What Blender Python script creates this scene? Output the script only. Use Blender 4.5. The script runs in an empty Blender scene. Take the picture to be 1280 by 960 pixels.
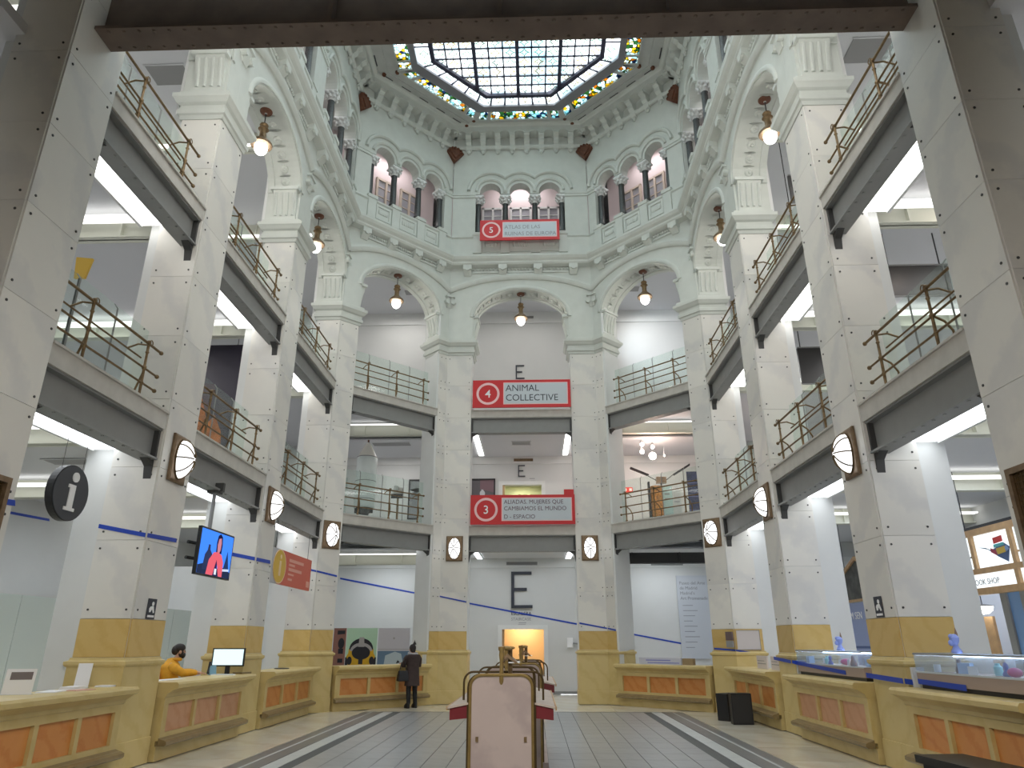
import bpy, bmesh, math, random
from mathutils import Matrix, Vector
random.seed(7)
R = math.radians
PI = math.pi
SC = bpy.context.scene
COL = SC.collection

# ------------------------------------------------------------------ camera
F_PX = 870.0
cam_d = bpy.data.cameras.new('camera'); cam = bpy.data.objects.new('camera', cam_d); COL.objects.link(cam)
cam_d.sensor_width = 36; cam_d.lens = F_PX * 36 / 1280; cam_d.clip_start = 0.05; cam_d.clip_end = 200
def cam_matrix(yaw, pitch, roll, loc):
    y, p, r = R(yaw), R(pitch), R(roll)
    f = Vector((-math.sin(y)*math.cos(p), math.cos(y)*math.cos(p), math.sin(p)))
    rt = Vector((math.cos(y), math.sin(y), 0)); up = rt.cross(f)
    a = rt*math.cos(r) + up*math.sin(r); b = -rt*math.sin(r) + up*math.cos(r)
    m = Matrix((a, b, -f)).transposed().to_4x4(); m.translation = loc
    return m
cam.matrix_world = cam_matrix(1.78, 20.43, -0.07, (0.367, 0, 1.6))
SC.camera = cam

# ------------------------------------------------------------------ sky, lamps, exposure
vs = SC.view_settings
SC.display_settings.display_device = 'sRGB'
vs.view_transform = 'Standard'; vs.look = 'None'; vs.gamma = 1; vs.use_curve_mapping = False
vs.exposure = 0.22
W = bpy.data.worlds.new('sky'); SC.world = W; W.use_nodes = True
W.node_tree.nodes['Background'].inputs[0].default_value = (0.95, 0.98, 1.0, 1)
W.node_tree.nodes['Background'].inputs[1].default_value = 4.6

def area(name, loc, size, power, col=(1, 1, 1), rot=(0, 0, 0), size_y=None, portal=False, spread=None):
    l = bpy.data.lights.new(name, 'AREA'); l.energy = power; l.color = col
    l.shape = 'RECTANGLE'; l.size = size; l.size_y = size_y or size
    if spread: l.spread = spread
    if portal: l.cycles.is_portal = True
    o = bpy.data.objects.new(name, l); o.location = loc; o.rotation_euler = rot; COL.objects.link(o)
    return o
# portal in the skylight opening: guides the sky's light, adds none of its own
area('skylight_portal', (0, 12.6, 20.3), 8.4, 1, size_y=16.4, portal=True)
# unseen lights under the ceilings of the galleries (each level, left, right and back) and of the low entrance hall behind the camera
for (z, pw, cl) in ((4.8, 62, (.88, .94, 1)), (8.55, 44, (1, .975, .95)), (14.0, 66, (1, .96, .92))):
    for sx in (-1, 1):
        for y in (8.7, 12.7, 16.8, 22.0):
            area('gallery_light', (sx*8.9, y, z), 1.2, pw*(.8 if sx < 0 else 1), cl if sx < 0 or z > 5 else (.74, .83, 1), size_y=2.4)
        area('gallery_light', (sx*4.6, 24.0, {4.8: 4.38, 8.55: 8.1}.get(z, z)), 1.6, pw*.62, (1, .90, .85) if sx > 0 and 5 < z < 10 else cl, size_y=1.2)  # added fill to brighten the walls behind the slanting bays
    area('gallery_light', (0, 23.7, {4.8: 4.38, 8.55: 8.1}.get(z, z)), 2.6, pw*.42, cl, size_y=1.0)
for sx in (-1, 0, 1):
    area('upper_corridor_light', (sx*4.5, 22.4 - abs(sx)*1.65, 18.45), 1.6, 24, (1, .92, .94), rot=(0, 0, -sx*R(45)), size_y=.6)
for y in (9, 12.7, 16.5):
    for sx in (-1, 1):
        area('upper_corridor_light', (sx*6.2, y, 18.45), .5, 26, (1, .95, .95), size_y=2.2)
area('entrance_light', (0, .9, 4.5), 4.0, 280, (1, .95, .88), rot=(R(32), 0, 0), size_y=1.6)
# added fill light above the entrance beam, out of view, for column fronts and dome
area('beam_fill_light', (0, 7.0, 10.45), 9.4, 260, (1, .97, .92), rot=(R(98), 0, 0), size_y=.4)

# ------------------------------------------------------------------ materials
def nodes(name):
    m = bpy.data.materials.new(name); m.use_nodes = True
    nt = m.node_tree
    return m, nt, nt.nodes['Principled BSDF']
def simple(name, col, rough=.6, metal=0.0, grain=0.0, gscale=6.0, bump=0.0, bscale=40., spec=None):
    m, nt, b = nodes(name)
    b.inputs['Roughness'].default_value = rough; b.inputs['Metallic'].default_value = metal
    if spec is not None: b.inputs['Specular IOR Level'].default_value = spec
    if grain:
        tc = nt.nodes.new('ShaderNodeTexCoord'); n = nt.nodes.new('ShaderNodeTexNoise')
        n.inputs['Scale'].default_value = gscale; n.inputs['Detail'].default_value = 6
        nt.links.new(tc.outputs['Object'], n.inputs['Vector'])
        r = nt.nodes.new('ShaderNodeValToRGB')
        r.color_ramp.elements[0].position = .3; r.color_ramp.elements[1].position = .7
        r.color_ramp.elements[0].color = tuple(c*(1-grain) for c in col) + (1,)
        r.color_ramp.elements[1].color = tuple(min(1, c*(1+grain*.6)) for c in col) + (1,)
        nt.links.new(n.outputs['Fac'], r.inputs['Fac']); nt.links.new(r.outputs['Color'], b.inputs['Base Color'])
    else:
        b.inputs['Base Color'].default_value = tuple(col) + (1,)
    if bump:
        tc = nt.nodes.new('ShaderNodeTexCoord'); n2 = nt.nodes.new('ShaderNodeTexNoise'); n2.inputs['Scale'].default_value = bscale
        nt.links.new(tc.outputs['Object'], n2.inputs['Vector'])
        bp = nt.nodes.new('ShaderNodeBump'); bp.inputs['Strength'].default_value = bump; bp.inputs['Distance'].default_value = .02
        nt.links.new(n2.outputs['Fac'], bp.inputs['Height']); nt.links.new(bp.outputs['Normal'], b.inputs['Normal'])
    return m
def marble(name, base, vein, scale=1.0, rough=.35, amount=.5, per_object=.06, warm=None):
    """veined stone: a distorted wave over noise; every slab (object) gets its own offset and tone"""
    m, nt, b = nodes(name); N = nt.nodes.new; L = nt.links.new
    tc = N('ShaderNodeTexCoord'); oi = N('ShaderNodeObjectInfo')
    off = N('ShaderNodeVectorMath'); off.operation = 'SCALE'
    comb = N('ShaderNodeCombineXYZ'); L(oi.outputs['Random'], comb.inputs[0]); L(oi.outputs['Random'], comb.inputs[2])
    L(comb.outputs[0], off.inputs[0]); off.inputs['Scale'].default_value = 37
    add = N('ShaderNodeVectorMath'); L(tc.outputs['Object'], add.inputs[0]); L(off.outputs[0], add.inputs[1])
    w = N('ShaderNodeTexWave'); w.wave_type = 'BANDS'; w.bands_direction = 'DIAGONAL'
    w.inputs['Scale'].default_value = .55*scale; w.inputs['Distortion'].default_value = 7
    w.inputs['Detail'].default_value = 5; w.inputs['Detail Scale'].default_value = 1.3; w.inputs['Detail Roughness'].default_value = .65
    L(add.outputs[0], w.inputs['Vector'])
    n = N('ShaderNodeTexNoise'); n.inputs['Scale'].default_value = 2.2*scale; n.inputs['Detail'].default_value = 8; n.inputs['Roughness'].default_value = .62
    L(add.outputs[0], n.inputs['Vector'])
    r1 = N('ShaderNodeValToRGB'); r1.color_ramp.elements[0].position = .0; r1.color_ramp.elements[1].position = .45
    r1.color_ramp.elements[0].color = (amount,)*3 + (1,); r1.color_ramp.elements[1].color = (0, 0, 0, 1)
    L(w.outputs['Fac'], r1.inputs['Fac'])
    r2 = N('ShaderNodeValToRGB'); r2.color_ramp.elements[0].position = .35; r2.color_ramp.elements[1].position = .68
    r2.color_ramp.elements[0].color = (0, 0, 0, 1); r2.color_ramp.elements[1].color = (amount*.4,)*3 + (1,)
    L(n.outputs['Fac'], r2.inputs['Fac'])
    s = N('ShaderNodeMath'); s.operation = 'ADD'; s.use_clamp = True; L(r1.outputs[0], s.inputs[0]); L(r2.outputs[0], s.inputs[1])
    mx = N('ShaderNodeMix'); mx.data_type = 'RGBA'; L(s.outputs[0], mx.inputs['Factor'])
    mx.inputs['A'].default_value = tuple(base) + (1,); mx.inputs['B'].default_value = tuple(vein) + (1,)
    hsv = N('ShaderNodeHueSaturation'); L(mx.outputs['Result'], hsv.inputs['Color'])
    mr = N('ShaderNodeMapRange'); mr.inputs['To Min'].default_value = 1 - per_object; mr.inputs['To Max'].default_value = 1 + per_object
    L(oi.outputs['Random'], mr.inputs['Value']); L(mr.outputs[0], hsv.inputs['Value'])
    L(hsv.outputs[0], b.inputs['Base Color']); b.inputs['Roughness'].default_value = rough
    return m
def emit(name, col, strength):
    m = bpy.data.materials.new(name); m.use_nodes = True; nt = m.node_tree
    nt.nodes.remove(nt.nodes['Principled BSDF'])
    e = nt.nodes.new('ShaderNodeEmission'); e.inputs[0].default_value = tuple(col) + (1,); e.inputs[1].default_value = strength
    nt.links.new(e.outputs[0], nt.nodes['Material Output'].inputs[0])
    return m
def glass(name, tint, gloss=.08, mixd=.10):
    """thin sheet: tinted transparency with a faint mirror coat"""
    m = bpy.data.materials.new(name); m.use_nodes = True; nt = m.node_tree; N = nt.nodes.new; L = nt.links.new
    nt.nodes.remove(nt.nodes['Principled BSDF'])
    t = N('ShaderNodeBsdfTransparent'); t.inputs[0].default_value = tuple(tint) + (1,)
    g = N('ShaderNodeBsdfGlossy'); g.inputs['Roughness'].default_value = .03
    d = N('ShaderNodeBsdfDiffuse'); d.inputs[0].default_value = tuple(tint) + (1,)
    mx = N('ShaderNodeMixShader'); mx.inputs[0].default_value = gloss; L(t.outputs[0], mx.inputs[1]); L(g.outputs[0], mx.inputs[2])
    m2 = N('ShaderNodeMixShader'); m2.inputs[0].default_value = mixd; L(mx.outputs[0], m2.inputs[1]); L(d.outputs[0], m2.inputs[2])
    L(m2.outputs[0], nt.nodes['Material Output'].inputs[0])
    return m
def pane_glass():
    """clear leaded pane with a small four-pointed star line in each (object coordinates, pane is about .47 x .40)"""
    m = bpy.data.materials.new('leaded_pane'); m.use_nodes = True; nt = m.node_tree; N = nt.nodes.new; L = nt.links.new
    nt.nodes.remove(nt.nodes['Principled BSDF'])
    tc = N('ShaderNodeTexCoord'); sp = N('ShaderNodeSeparateXYZ'); L(tc.outputs['Object'], sp.inputs[0])
    def math_(op, a, b=None):
        n = N('ShaderNodeMath'); n.operation = op
        for i, v in enumerate((a, b)):
            if v is None: continue
            if isinstance(v, (int, float)): n.inputs[i].default_value = v
            else: L(v, n.inputs[i])
        return n.outputs[0]
    ax = math_('POWER', math_('ABSOLUTE', sp.outputs[0]), .55); ay = math_('POWER', math_('ABSOLUTE', sp.outputs[1]), .55)
    s = math_('ADD', ax, ay)
    ring = math_('LESS_THAN', math_('ABSOLUTE', math_('SUBTRACT', s, .40)), .045)
    oi = N('ShaderNodeObjectInfo')
    cr = N('ShaderNodeValToRGB'); cr.color_ramp.interpolation = 'CONSTANT'
    cr.color_ramp.elements[0].color = (.10, .20, .14, 1); cr.color_ramp.elements[1].position = .5; cr.color_ramp.elements[1].color = (.30, .22, .03, 1)
    L(oi.outputs['Random'], cr.inputs[0])
    nz = N('ShaderNodeTexNoise'); nz.inputs['Scale'].default_value = .6; nz.inputs['Detail'].default_value = 3
    gm = N('ShaderNodeNewGeometry'); L(gm.outputs['Position'], nz.inputs['Vector'])
    cl = N('ShaderNodeValToRGB'); cl.color_ramp.elements[0].position = .30; cl.color_ramp.elements[0].color = (.50, .66, .72, 1)
    cl.color_ramp.elements[1].position = .52; cl.color_ramp.elements[1].color = (.93, .97, .97, 1); L(nz.outputs['Fac'], cl.inputs[0])
    mx = N('ShaderNodeMix'); mx.data_type = 'RGBA'; L(ring, mx.inputs['Factor']); L(cl.outputs[0], mx.inputs['A']); L(cr.outputs[0], mx.inputs['B'])
    t = N('ShaderNodeBsdfTransparent'); L(mx.outputs['Result'], t.inputs[0])
    tr = N('ShaderNodeBsdfTranslucent'); L(mx.outputs['Result'], tr.inputs[0])
    ms = N('ShaderNodeMixShader'); ms.inputs[0].default_value = .25; L(t.outputs[0], ms.inputs[1]); L(tr.outputs[0], ms.inputs[2])
    L(ms.outputs[0], nt.nodes['Material Output'].inputs[0])
    return m
def stained():
    m = bpy.data.materials.new('stained_glass'); m.use_nodes = True; nt = m.node_tree; N = nt.nodes.new; L = nt.links.new
    nt.nodes.remove(nt.nodes['Principled BSDF'])
    gm = N('ShaderNodeNewGeometry'); v = N('ShaderNodeTexVoronoi'); v.inputs['Scale'].default_value = 8.5; L(gm.outputs['Position'], v.inputs['Vector'])
    sp = N('ShaderNodeSeparateColor'); L(v.outputs['Color'], sp.inputs[0])
    r = N('ShaderNodeValToRGB'); r.color_ramp.interpolation = 'CONSTANT'; e = r.color_ramp.elements
    cols = [(0, (.75, .92, .95)), (.3, (.72, .55, .06)), (.45, (.9, .95, .9)), (.62, (.10, .22, .10)), (.72, (.50, .25, .04)), (.8, (.45, .78, .85)), (.92, (.05, .10, .20))]
    e[0].color = cols[0][1] + (1,); e[1].position = cols[1][0]; e[1].color = cols[1][1] + (1,)
    for p, c in cols[2:]:
        q = e.new(p); q.color = c + (1,)
    L(sp.outputs[0], r.inputs[0])
    v2 = N('ShaderNodeTexVoronoi'); v2.feature = 'DISTANCE_TO_EDGE'; v2.inputs['Scale'].default_value = 8.5; L(gm.outputs['Position'], v2.inputs['Vector'])
    lt = N('ShaderNodeMath'); lt.operation = 'GREATER_THAN'; lt.inputs[1].default_value = .05; L(v2.outputs['Distance'], lt.inputs[0])
    mx = N('ShaderNodeMix'); mx.data_type = 'RGBA'; L(lt.outputs[0], mx.inputs['Factor']); mx.inputs['A'].default_value = (.01, .01, .012, 1); L(r.outputs[0], mx.inputs['B'])
    t = N('ShaderNodeBsdfTransparent'); L(mx.outputs['Result'], t.inputs[0]); tr = N('ShaderNodeBsdfTranslucent'); L(mx.outputs['Result'], tr.inputs[0])
    ms = N('ShaderNodeMixShader'); ms.inputs[0].default_value = .3; L(t.outputs[0], ms.inputs[1]); L(tr.outputs[0], ms.inputs[2])
    L(ms.outputs[0], nt.nodes['Material Output'].inputs[0])
    return m
M = {}
M['plaster'] = simple('carved_plaster', (.57, .595, .555), .7, grain=.05, gscale=3)
M['white'] = simple('white_plaster', (.68, .69, .68), .7, grain=.03, gscale=2)
M['wall'] = simple('gallery_wall_paint', (.60, .61, .60), .75, grain=.03, gscale=1)
M['wallpink'] = simple('corridor_wall_paint', (.66, .58, .58), .75, grain=.03, gscale=1)
M['ceil'] = simple('gallery_ceiling_paint', (.60, .61, .63), .8)
M['marble'] = marble('grey_veined_marble', (.72, .70, .65), (.52, .52, .53), .8, .4, .36)
M['yellow'] = marble('ochre_marble', (.60, .42, .15), (.50, .31, .07), 2.6, .4, .32, .10)
M['lime'] = marble('honey_limestone', (.62, .485, .215), (.52, .38, .13), 2.0, .4, .35, .04)
M['salmon'] = marble('salmon_marble', (.60, .33, .19), (.52, .25, .12), 3.0, .35, .5, .08)
M['orange'] = marble('orange_marble', (.62, .27, .08), (.54, .19, .04), 3.0, .35, .6, .12)
M['fascia'] = simple('limestone_fascia', (.52, .50, .46), .6, grain=.12, gscale=4)
M['steel'] = simple('grey_beam_paint', (.25, .255, .25), .5, grain=.05, gscale=5)
M['steeldark'] = simple('dark_iron_bracket', (.05, .05, .05), .6)
M['irondim'] = simple('dim_riveted_brown_iron', (.16, .12, .10), .6, grain=.2, gscale=3)  # brown iron, with the gloom of the unlit entrance put into its tone
M['crossbeam'] = simple('cream_beam_paint', (.66, .67, .58), .6)
M['brass'] = simple('aged_brass', (.21, .14, .07), .45, .6, grain=.3, gscale=20)
M['bronze'] = simple('bronze_plate', (.22, .15, .09), .45, .6, grain=.25, gscale=14)
M['deskbrass'] = simple('polished_brass', (.36, .25, .09), .35, .5, grain=.2, gscale=16)
M['darkbrass'] = simple('dark_brass_edge', (.12, .08, .035), .45, .6)
M['granite'] = simple('dark_granite', (.055, .06, .06), .35, grain=.5, gscale=30)
M['iron'] = simple('black_iron', (.02, .02, .022), .5)
M['black'] = simple('black_plastic', (.008, .008, .01), .45)
M['char'] = simple('charcoal_lacquer', (.045, .05, .06), .5)
M['tile'] = marble('grey_floor_tile', (.31, .32, .325), (.26, .27, .275), 3, .28, .5, .05)
M['tiledark'] = simple('dark_grey_border_stone', (.15, .155, .16), .3, grain=.1, gscale=4)
M['stripe'] = simple('pale_floor_stripe', (.50, .53, .53), .3, grain=.06, gscale=6)
M['grout'] = simple('dark_joint', (.06, .065, .065), .6)
M['floor'] = marble('cream_floor_marble', (.70, .66, .56), (.60, .54, .43), 1.0, .16, .5, .04)
M['rust'] = simple('rust_brown_wood', (.13, .045, .02), .6, grain=.3, gscale=12)
M['trimwood'] = simple('brown_moulding', (.25, .18, .085), .3, grain=.2, gscale=8)
M['red'] = simple('red_panel', (.55, .008, .012), .45)
M['signgrey'] = simple('pale_grey_panel', (.52, .57, .61), .5)
M['signpink'] = simple('pale_pink_line', (.85, .55, .55), .5)
M['whitepaint'] = simple('white_sign_paint', (.85, .85, .85), .5)
M['redorange'] = simple('coral_sign_panel', (.62, .12, .07), .5)
M['coralpale'] = simple('pale_coral_print', (.75, .35, .27), .5)
M['signyellow'] = simple('yellow_sign_disc', (.66, .42, .05), .5)
M['text'] = simple('dark_lettering', (.03, .035, .05), .6)
M['textgrey'] = simple('grey_lettering', (.25, .26, .28), .6)
M['blue'] = simple('cobalt_blue_line', (.008, .05, .42), .5)
M['bluepale'] = simple('pale_blue_line_edge', (.38, .45, .72), .6)
M['glassgreen'] = glass('green_edge_glass', (.93, .975, .955), .03, mixd=.035)
M['glassclear'] = glass('clear_case_glass', (.90, .94, .99), .06)
M['pane'] = pane_glass(); M['stained'] = stained()
M['lead'] = simple('lead_bar', (.035, .035, .07), .5)
M['mullion'] = simple('grey_skylight_bar', (.20, .20, .22), .5)
M['cove'] = emit('cove_light', (1, .99, .95), 4.0)
M['covecool'] = emit('cool_cove_light', (.93, .97, 1), 4.0)
M['covesoft'] = emit('soft_cove_light', (1, .99, .95), 1.7)
M['globe'] = emit('lit_globe', (1, .98, .95), 9)
M['sconce'] = emit('lit_sconce_glass', (.97, .98, 1), 1.9)
M['screen'] = emit('monitor_screen', (.72, .95, .98), 1.1)
M['skin'] = simple('skin', (.55, .32, .22), .55)
M['hair'] = simple('dark_hair', (.018, .013, .012), .6)
M['coat'] = simple('dark_brown_coat', (.045, .028, .026), .8, grain=.2, gscale=12)
M['trouser'] = simple('black_trousers', (.012, .012, .014), .8)
M['scarf'] = simple('grey_scarf', (.38, .38, .40), .85)
M['jacket'] = simple('yellow_jacket', (.75, .36, .02), .7, grain=.15, gscale=10)
M['paper'] = simple('white_paper', (.82, .82, .84), .7)
M['desktop'] = simple('worn_desk_leather', (.50, .42, .36), .45, grain=.1, gscale=8)
M['pinkmarble'] = marble('pink_grey_marble', (.50, .41, .38), (.36, .29, .28), 1.4, .3, .55, .02)
M['deskred'] = simple('dark_red_lacquer', (.16, .006, .012), .4)
M['wood'] = simple('light_oak', (.46, .29, .14), .5, grain=.15, gscale=8)
M['vent'] = simple('grey_vent', (.26, .26, .26), .6)

# ------------------------------------------------------------------ mesh builders
class MB:
    def __init__(s): s.v = []; s.f = []
    def add(s, vs_, fs):
        o = len(s.v); s.v += [tuple(p) for p in vs_]; s.f += [tuple(i+o for i in q) for q in fs]; return s
    def box(s, x0, x1, y0, y1, z0, z1):
        if x0 > x1: x0, x1 = x1, x0
        if y0 > y1: y0, y1 = y1, y0
        if z0 > z1: z0, z1 = z1, z0
        return s.add([(x0,y0,z0),(x1,y0,z0),(x1,y1,z0),(x0,y1,z0),(x0,y0,z1),(x1,y0,z1),(x1,y1,z1),(x0,y1,z1)],
                     [(0,3,2,1),(4,5,6,7),(0,1,5,4),(1,2,6,5),(2,3,7,6),(3,0,4,7)])
    def cbox(s, c, d): return s.box(c[0]-d[0]/2, c[0]+d[0]/2, c[1]-d[1]/2, c[1]+d[1]/2, c[2]-d[2]/2, c[2]+d[2]/2)
    def loft(s, rings, caps=True):
        n = len(rings[0]); o = len(s.v)
        for r in rings: s.v += [tuple(p) for p in r]
        for k in range(len(rings)-1):
            for i in range(n):
                j = (i+1) % n
                s.f.append((o+k*n+i, o+k*n+j, o+(k+1)*n+j, o+(k+1)*n+i))
        if caps:
            s.f.append(tuple(o+i for i in reversed(range(n)))); s.f.append(tuple(o+(len(rings)-1)*n+i for i in range(n)))
        return s
    def prism(s, poly, z0, z1): return s.loft([[(x, y, z0) for x, y in poly], [(x, y, z1) for x, y in poly]])
    def lathe(s, prof, c=(0, 0, 0), n=16, sx=1, sy=1):
        rings = [[(c[0]+r*sx*math.cos(2*PI*i/n), c[1]+r*sy*math.sin(2*PI*i/n), c[2]+z) for i in range(n)] for r, z in prof]
        return s.loft(rings)
    def tube(s, pts, r, n=8, closed=False):
        pts = [Vector(p) for p in pts]; rr = r if isinstance(r, (list, tuple)) else [r]*len(pts)
        rings = []; prev = None
        for i, p in enumerate(pts):
            a = pts[i-1] if i else (pts[-1] if closed else p); b = pts[(i+1) % len(pts)] if (i+1 < len(pts) or closed) else p
            t = (b-a).normalized()
            if prev is None:
                h = Vector((0, 0, 1)) if abs(t.z) < .9 else Vector((1, 0, 0)); u = t.cross(h).normalized()
            else:
                u = (prev - t*prev.dot(t)).normalized()
            w = t.cross(u); prev = u
            rings.append([p + (u*math.cos(2*PI*k/n) + w*math.sin(2*PI*k/n))*rr[i] for k in range(n)])
        if closed: rings.append(rings[0])
        return s.loft(rings, not closed)
    def ball(s, c, r, n=10, m=6):
        rx, ry, rz = r if isinstance(r, (tuple, list)) else (r, r, r)
        return s.lathe([(max(1e-4, math.sin(PI*k/m)), -math.cos(PI*k/m)*rz) for k in range(m+1)], c, n, rx, ry)
    def disc_y(s, c, r, d, n=24, sx=1.0, sz=1.0):
        """disc in the x-z plane, thickness d along y"""
        return s.loft([[(c[0]+r*sx*math.cos(-2*PI*i/n), c[1]-d/2, c[2]+r*sz*math.sin(-2*PI*i/n)) for i in range(n)],
                       [(c[0]+r*sx*math.cos(-2*PI*i/n), c[1]+d/2, c[2]+r*sz*math.sin(-2*PI*i/n)) for i in range(n)]])
    def poly_y(s, pts, y0, y1):
        return s.loft([[(x, y0, z) for x, z in pts], [(x, y1, z) for x, z in pts]])
    def sweep(s, path, prof, closed_prof=True):
        """path: xy polyline; prof: (inward offset to the right of travel, z); mitred"""
        n = len(path); P = [Vector((p[0], p[1])) for p in path]; rings = []
        for i in range(n):
            d0 = (P[i]-P[i-1]).normalized() if i else (P[1]-P[0]).normalized()
            d1 = (P[i+1]-P[i]).normalized() if i < n-1 else d0
            n0 = Vector((d0.y, -d0.x)); n1 = Vector((d1.y, -d1.x)); m = (n0+n1); m = m/(m.length_squared/2) if m.length > 1e-6 else n0
            rings.append([(P[i].x+m.x*o, P[i].y+m.y*o, z) for o, z in prof])
        return s.loft(rings)
    def arcsweep(s, pts, prof):
        """pts: (u,z) polyline in the wall plane; prof: (in-plane offset, depth) closed section"""
        n = len(pts); P = [Vector(p) for p in pts]; rings = []
        for i in range(n):
            d0 = (P[i]-P[i-1]).normalized() if i else (P[1]-P[0]).normalized()
            d1 = (P[i+1]-P[i]).normalized() if i < n-1 else d0
            n0 = Vector((-d0.y, d0.x)); n1 = Vector((-d1.y, d1.x)); m = n0+n1; m = m/max(.5, m.length_squared/2)
            rings.append([(P[i].x+m.x*o, dd, P[i].y+m.y*o) for o, dd in prof])
        return s.loft(rings)
    def under(s, pts, ztop, d0, d1):
        """wall slab between a broken lower edge pts (u,z) and a straight top; front at d0, back at d1"""
        for (u0, z0), (u1, z1) in zip(pts, pts[1:]):
            o = len(s.v)
            s.v += [(u0,d0,z0),(u1,d0,z1),(u1,d1,z1),(u0,d1,z0)]; s.f.append((o+3, o+2, o+1, o))
            if abs(u1-u0) > 1e-5:
                s.v += [(u0,d0,ztop),(u1,d0,ztop),(u1,d1,ztop),(u0,d1,ztop)]
                s.f += [(o, o+1, o+5, o+4), (o+2, o+3, o+7, o+6), (o+4, o+5, o+6, o+7)]
        return s
    def mesh(s, name, mats, smooth=False):
        me = bpy.data.meshes.new(name); me.from_pydata(s.v, [], s.f); me.update()
        bm = bmesh.new(); bm.from_mesh(me); bmesh.ops.recalc_face_normals(bm, faces=bm.faces); bm.to_mesh(me); bm.free()
        for m in (mats if isinstance(mats, (list, tuple)) else [mats]): me.materials.append(m)
        if smooth:
            for p in me.polygons: p.use_smooth = True
            try: me.set_sharp_from_angle(angle=R(40))
            except Exception: pass
        return me
    def build(s, name, mat, parent=None, loc=None, rz=0, smooth=False, kind=None):
        return put(name, s.mesh(name, mat, smooth), parent, loc, rz, kind)
def put(name, me, parent=None, loc=None, rz=0, kind=None):
    o = bpy.data.objects.new(name, me); COL.objects.link(o)
    if parent: o.parent = parent
    if loc is not None: o.location = loc
    o.rotation_euler = (0, 0, rz)
    if kind: o['kind'] = kind
    return o
def tag(o, label, cat, group=None):
    o['label'] = label; o['category'] = cat
    if group: o['group'] = group
    return o
def thing(name, label, cat, loc=(0, 0, 0), rz=0, group=None):
    o = bpy.data.objects.new(name, None); COL.objects.link(o); o.location = loc; o.rotation_euler = (0, 0, rz)
    return tag(o, label, cat, group)
def root(name, loc=(0, 0, 0), rz=0, kind='structure'):
    o = bpy.data.objects.new(name, None); COL.objects.link(o); o.location = loc; o.rotation_euler = (0, 0, rz); o['kind'] = kind
    return o
def S(name, mb, mat, loc=None, rz=0, parent=None, smooth=False): return mb.build(name, mat, parent, loc, rz, smooth, None if parent else 'structure')
def copy_tree(o, parent=None):
    c = o.copy(); COL.objects.link(c)
    if parent: c.parent = parent
    for ch in list(o.children): copy_tree(ch, c)
    return c
def text(name, body, size, mat, parent, loc, rot=(PI/2, 0, 0), depth=.006, align='LEFT', bold=0.0, squeeze=1.0):
    cu = bpy.data.curves.new(name, 'FONT'); cu.body = body; cu.size = size; cu.extrude = depth; cu.align_x = align; cu.offset = bold
    cu.resolution_u = 3
    o = bpy.data.objects.new(name, cu); COL.objects.link(o)
    dg = bpy.context.evaluated_depsgraph_get(); me = bpy.data.meshes.new_from_object(o.evaluated_get(dg))
    bpy.data.objects.remove(o)
    me.materials.clear(); me.materials.append(mat)
    t = put(name, me, parent, loc); t.rotation_euler = rot; t.scale = (squeeze, 1, 1)
    return t
def offset_poly(poly, d):
    """grow a counter-clockwise convex outline by d"""
    n = len(poly); out = []
    for i in range(n):
        a, b, c = Vector(poly[i-1]), Vector(poly[i]), Vector(poly[(i+1) % n])
        d0 = (b-a).normalized(); d1 = (c-b).normalized(); n0 = Vector((d0.y, -d0.x)); n1 = Vector((d1.y, -d1.x))
        m = n0+n1; m = m/(m.length_squared/2); p = b+m*d; out.append((p.x, p.y))
    return out

# ================================================================== the setting
PATH = [(-5.28, 3.0), (-5.28, 18.57), (-2.45, 21.4), (2.45, 21.4), (5.28, 18.57), (5.28, 3.0)]
BAYS = []
def bay(key, c, rz, w, hl, hr): BAYS.append(dict(key=key, c=(c[0], c[1], 0), rz=rz, w=w, hl=hl, hr=hr, side=(-1 if key.startswith('left') else 1 if key.startswith('right') else 0)))
SIDE = [('near', 8.72, 2.75, .93, .46), ('second', 12.65, 3.24, .47, .44), ('third', 16.84, 3.40, .44, .03)]
for n_, y_, w_, a_, b_ in SIDE:
    bay('left '+n_, (-5.28, y_), PI/2, w_, a_, b_); bay('right '+n_, (5.28, y_), -PI/2, w_, b_, a_)
bay('left diagonal', (-3.78, 20.07), PI/4, 3.08, .58, .34); bay('right diagonal', (3.78, 20.07), -PI/4, 3.08, .34, .58)
bay('centre', (0, 21.4), 0, 3.24, .83, .83)
BY = {b['key']: b for b in BAYS}

# ---- floors
S('floor', MB().box(-12.2, 12.2, -4.2, 26.2, -.3, -.012), M['floor'])
fl = root('floor_field'); 
MB().box(-3.95, 3.95, 3.0, 19.1, -.011, -.006).build('joint_bed', M['grout'], fl)
mb = MB().box(-3.94, -3.46, 3.0, 19.09, -.006, 0).box(3.46, 3.94, 3.0, 19.09, -.006, 0).box(-3.46, 3.46, 18.95, 19.09, -.006, 0)
mb.build('border_stone', M['tiledark'], fl)
for sx in (-1, 1):
    y = 3.0; k = 0
    while y < 18.9:
        MB().box(sx*3.32-.12, sx*3.32+.12, y+.004, min(y+.796, 18.94), -.006, .001).build('stripe_stone', M['stripe'], fl); y += .8
    MB().box(sx*3.72-.022, sx*3.72+.022, 3.0, 18.94, -.006, .0015).build('thin_stripe', M['stripe'], fl)
tw, tl = .3535, .62
tile_me = MB().box(-tw/2+.006, tw/2-.006, -tl/2+.003, tl/2-.003, -.006, 0).mesh('tile', M['tile'])
tiles = []
nx = int(6.36/tw)
for iy in range(26):
    for ix in range(nx):
        tiles.append((18.94-(iy+.5)*tl, (ix-(nx-1)/2)*tw))
vis = [t for t in tiles if t[0] > 10.4]
vis.sort()
rest = MB()
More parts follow.
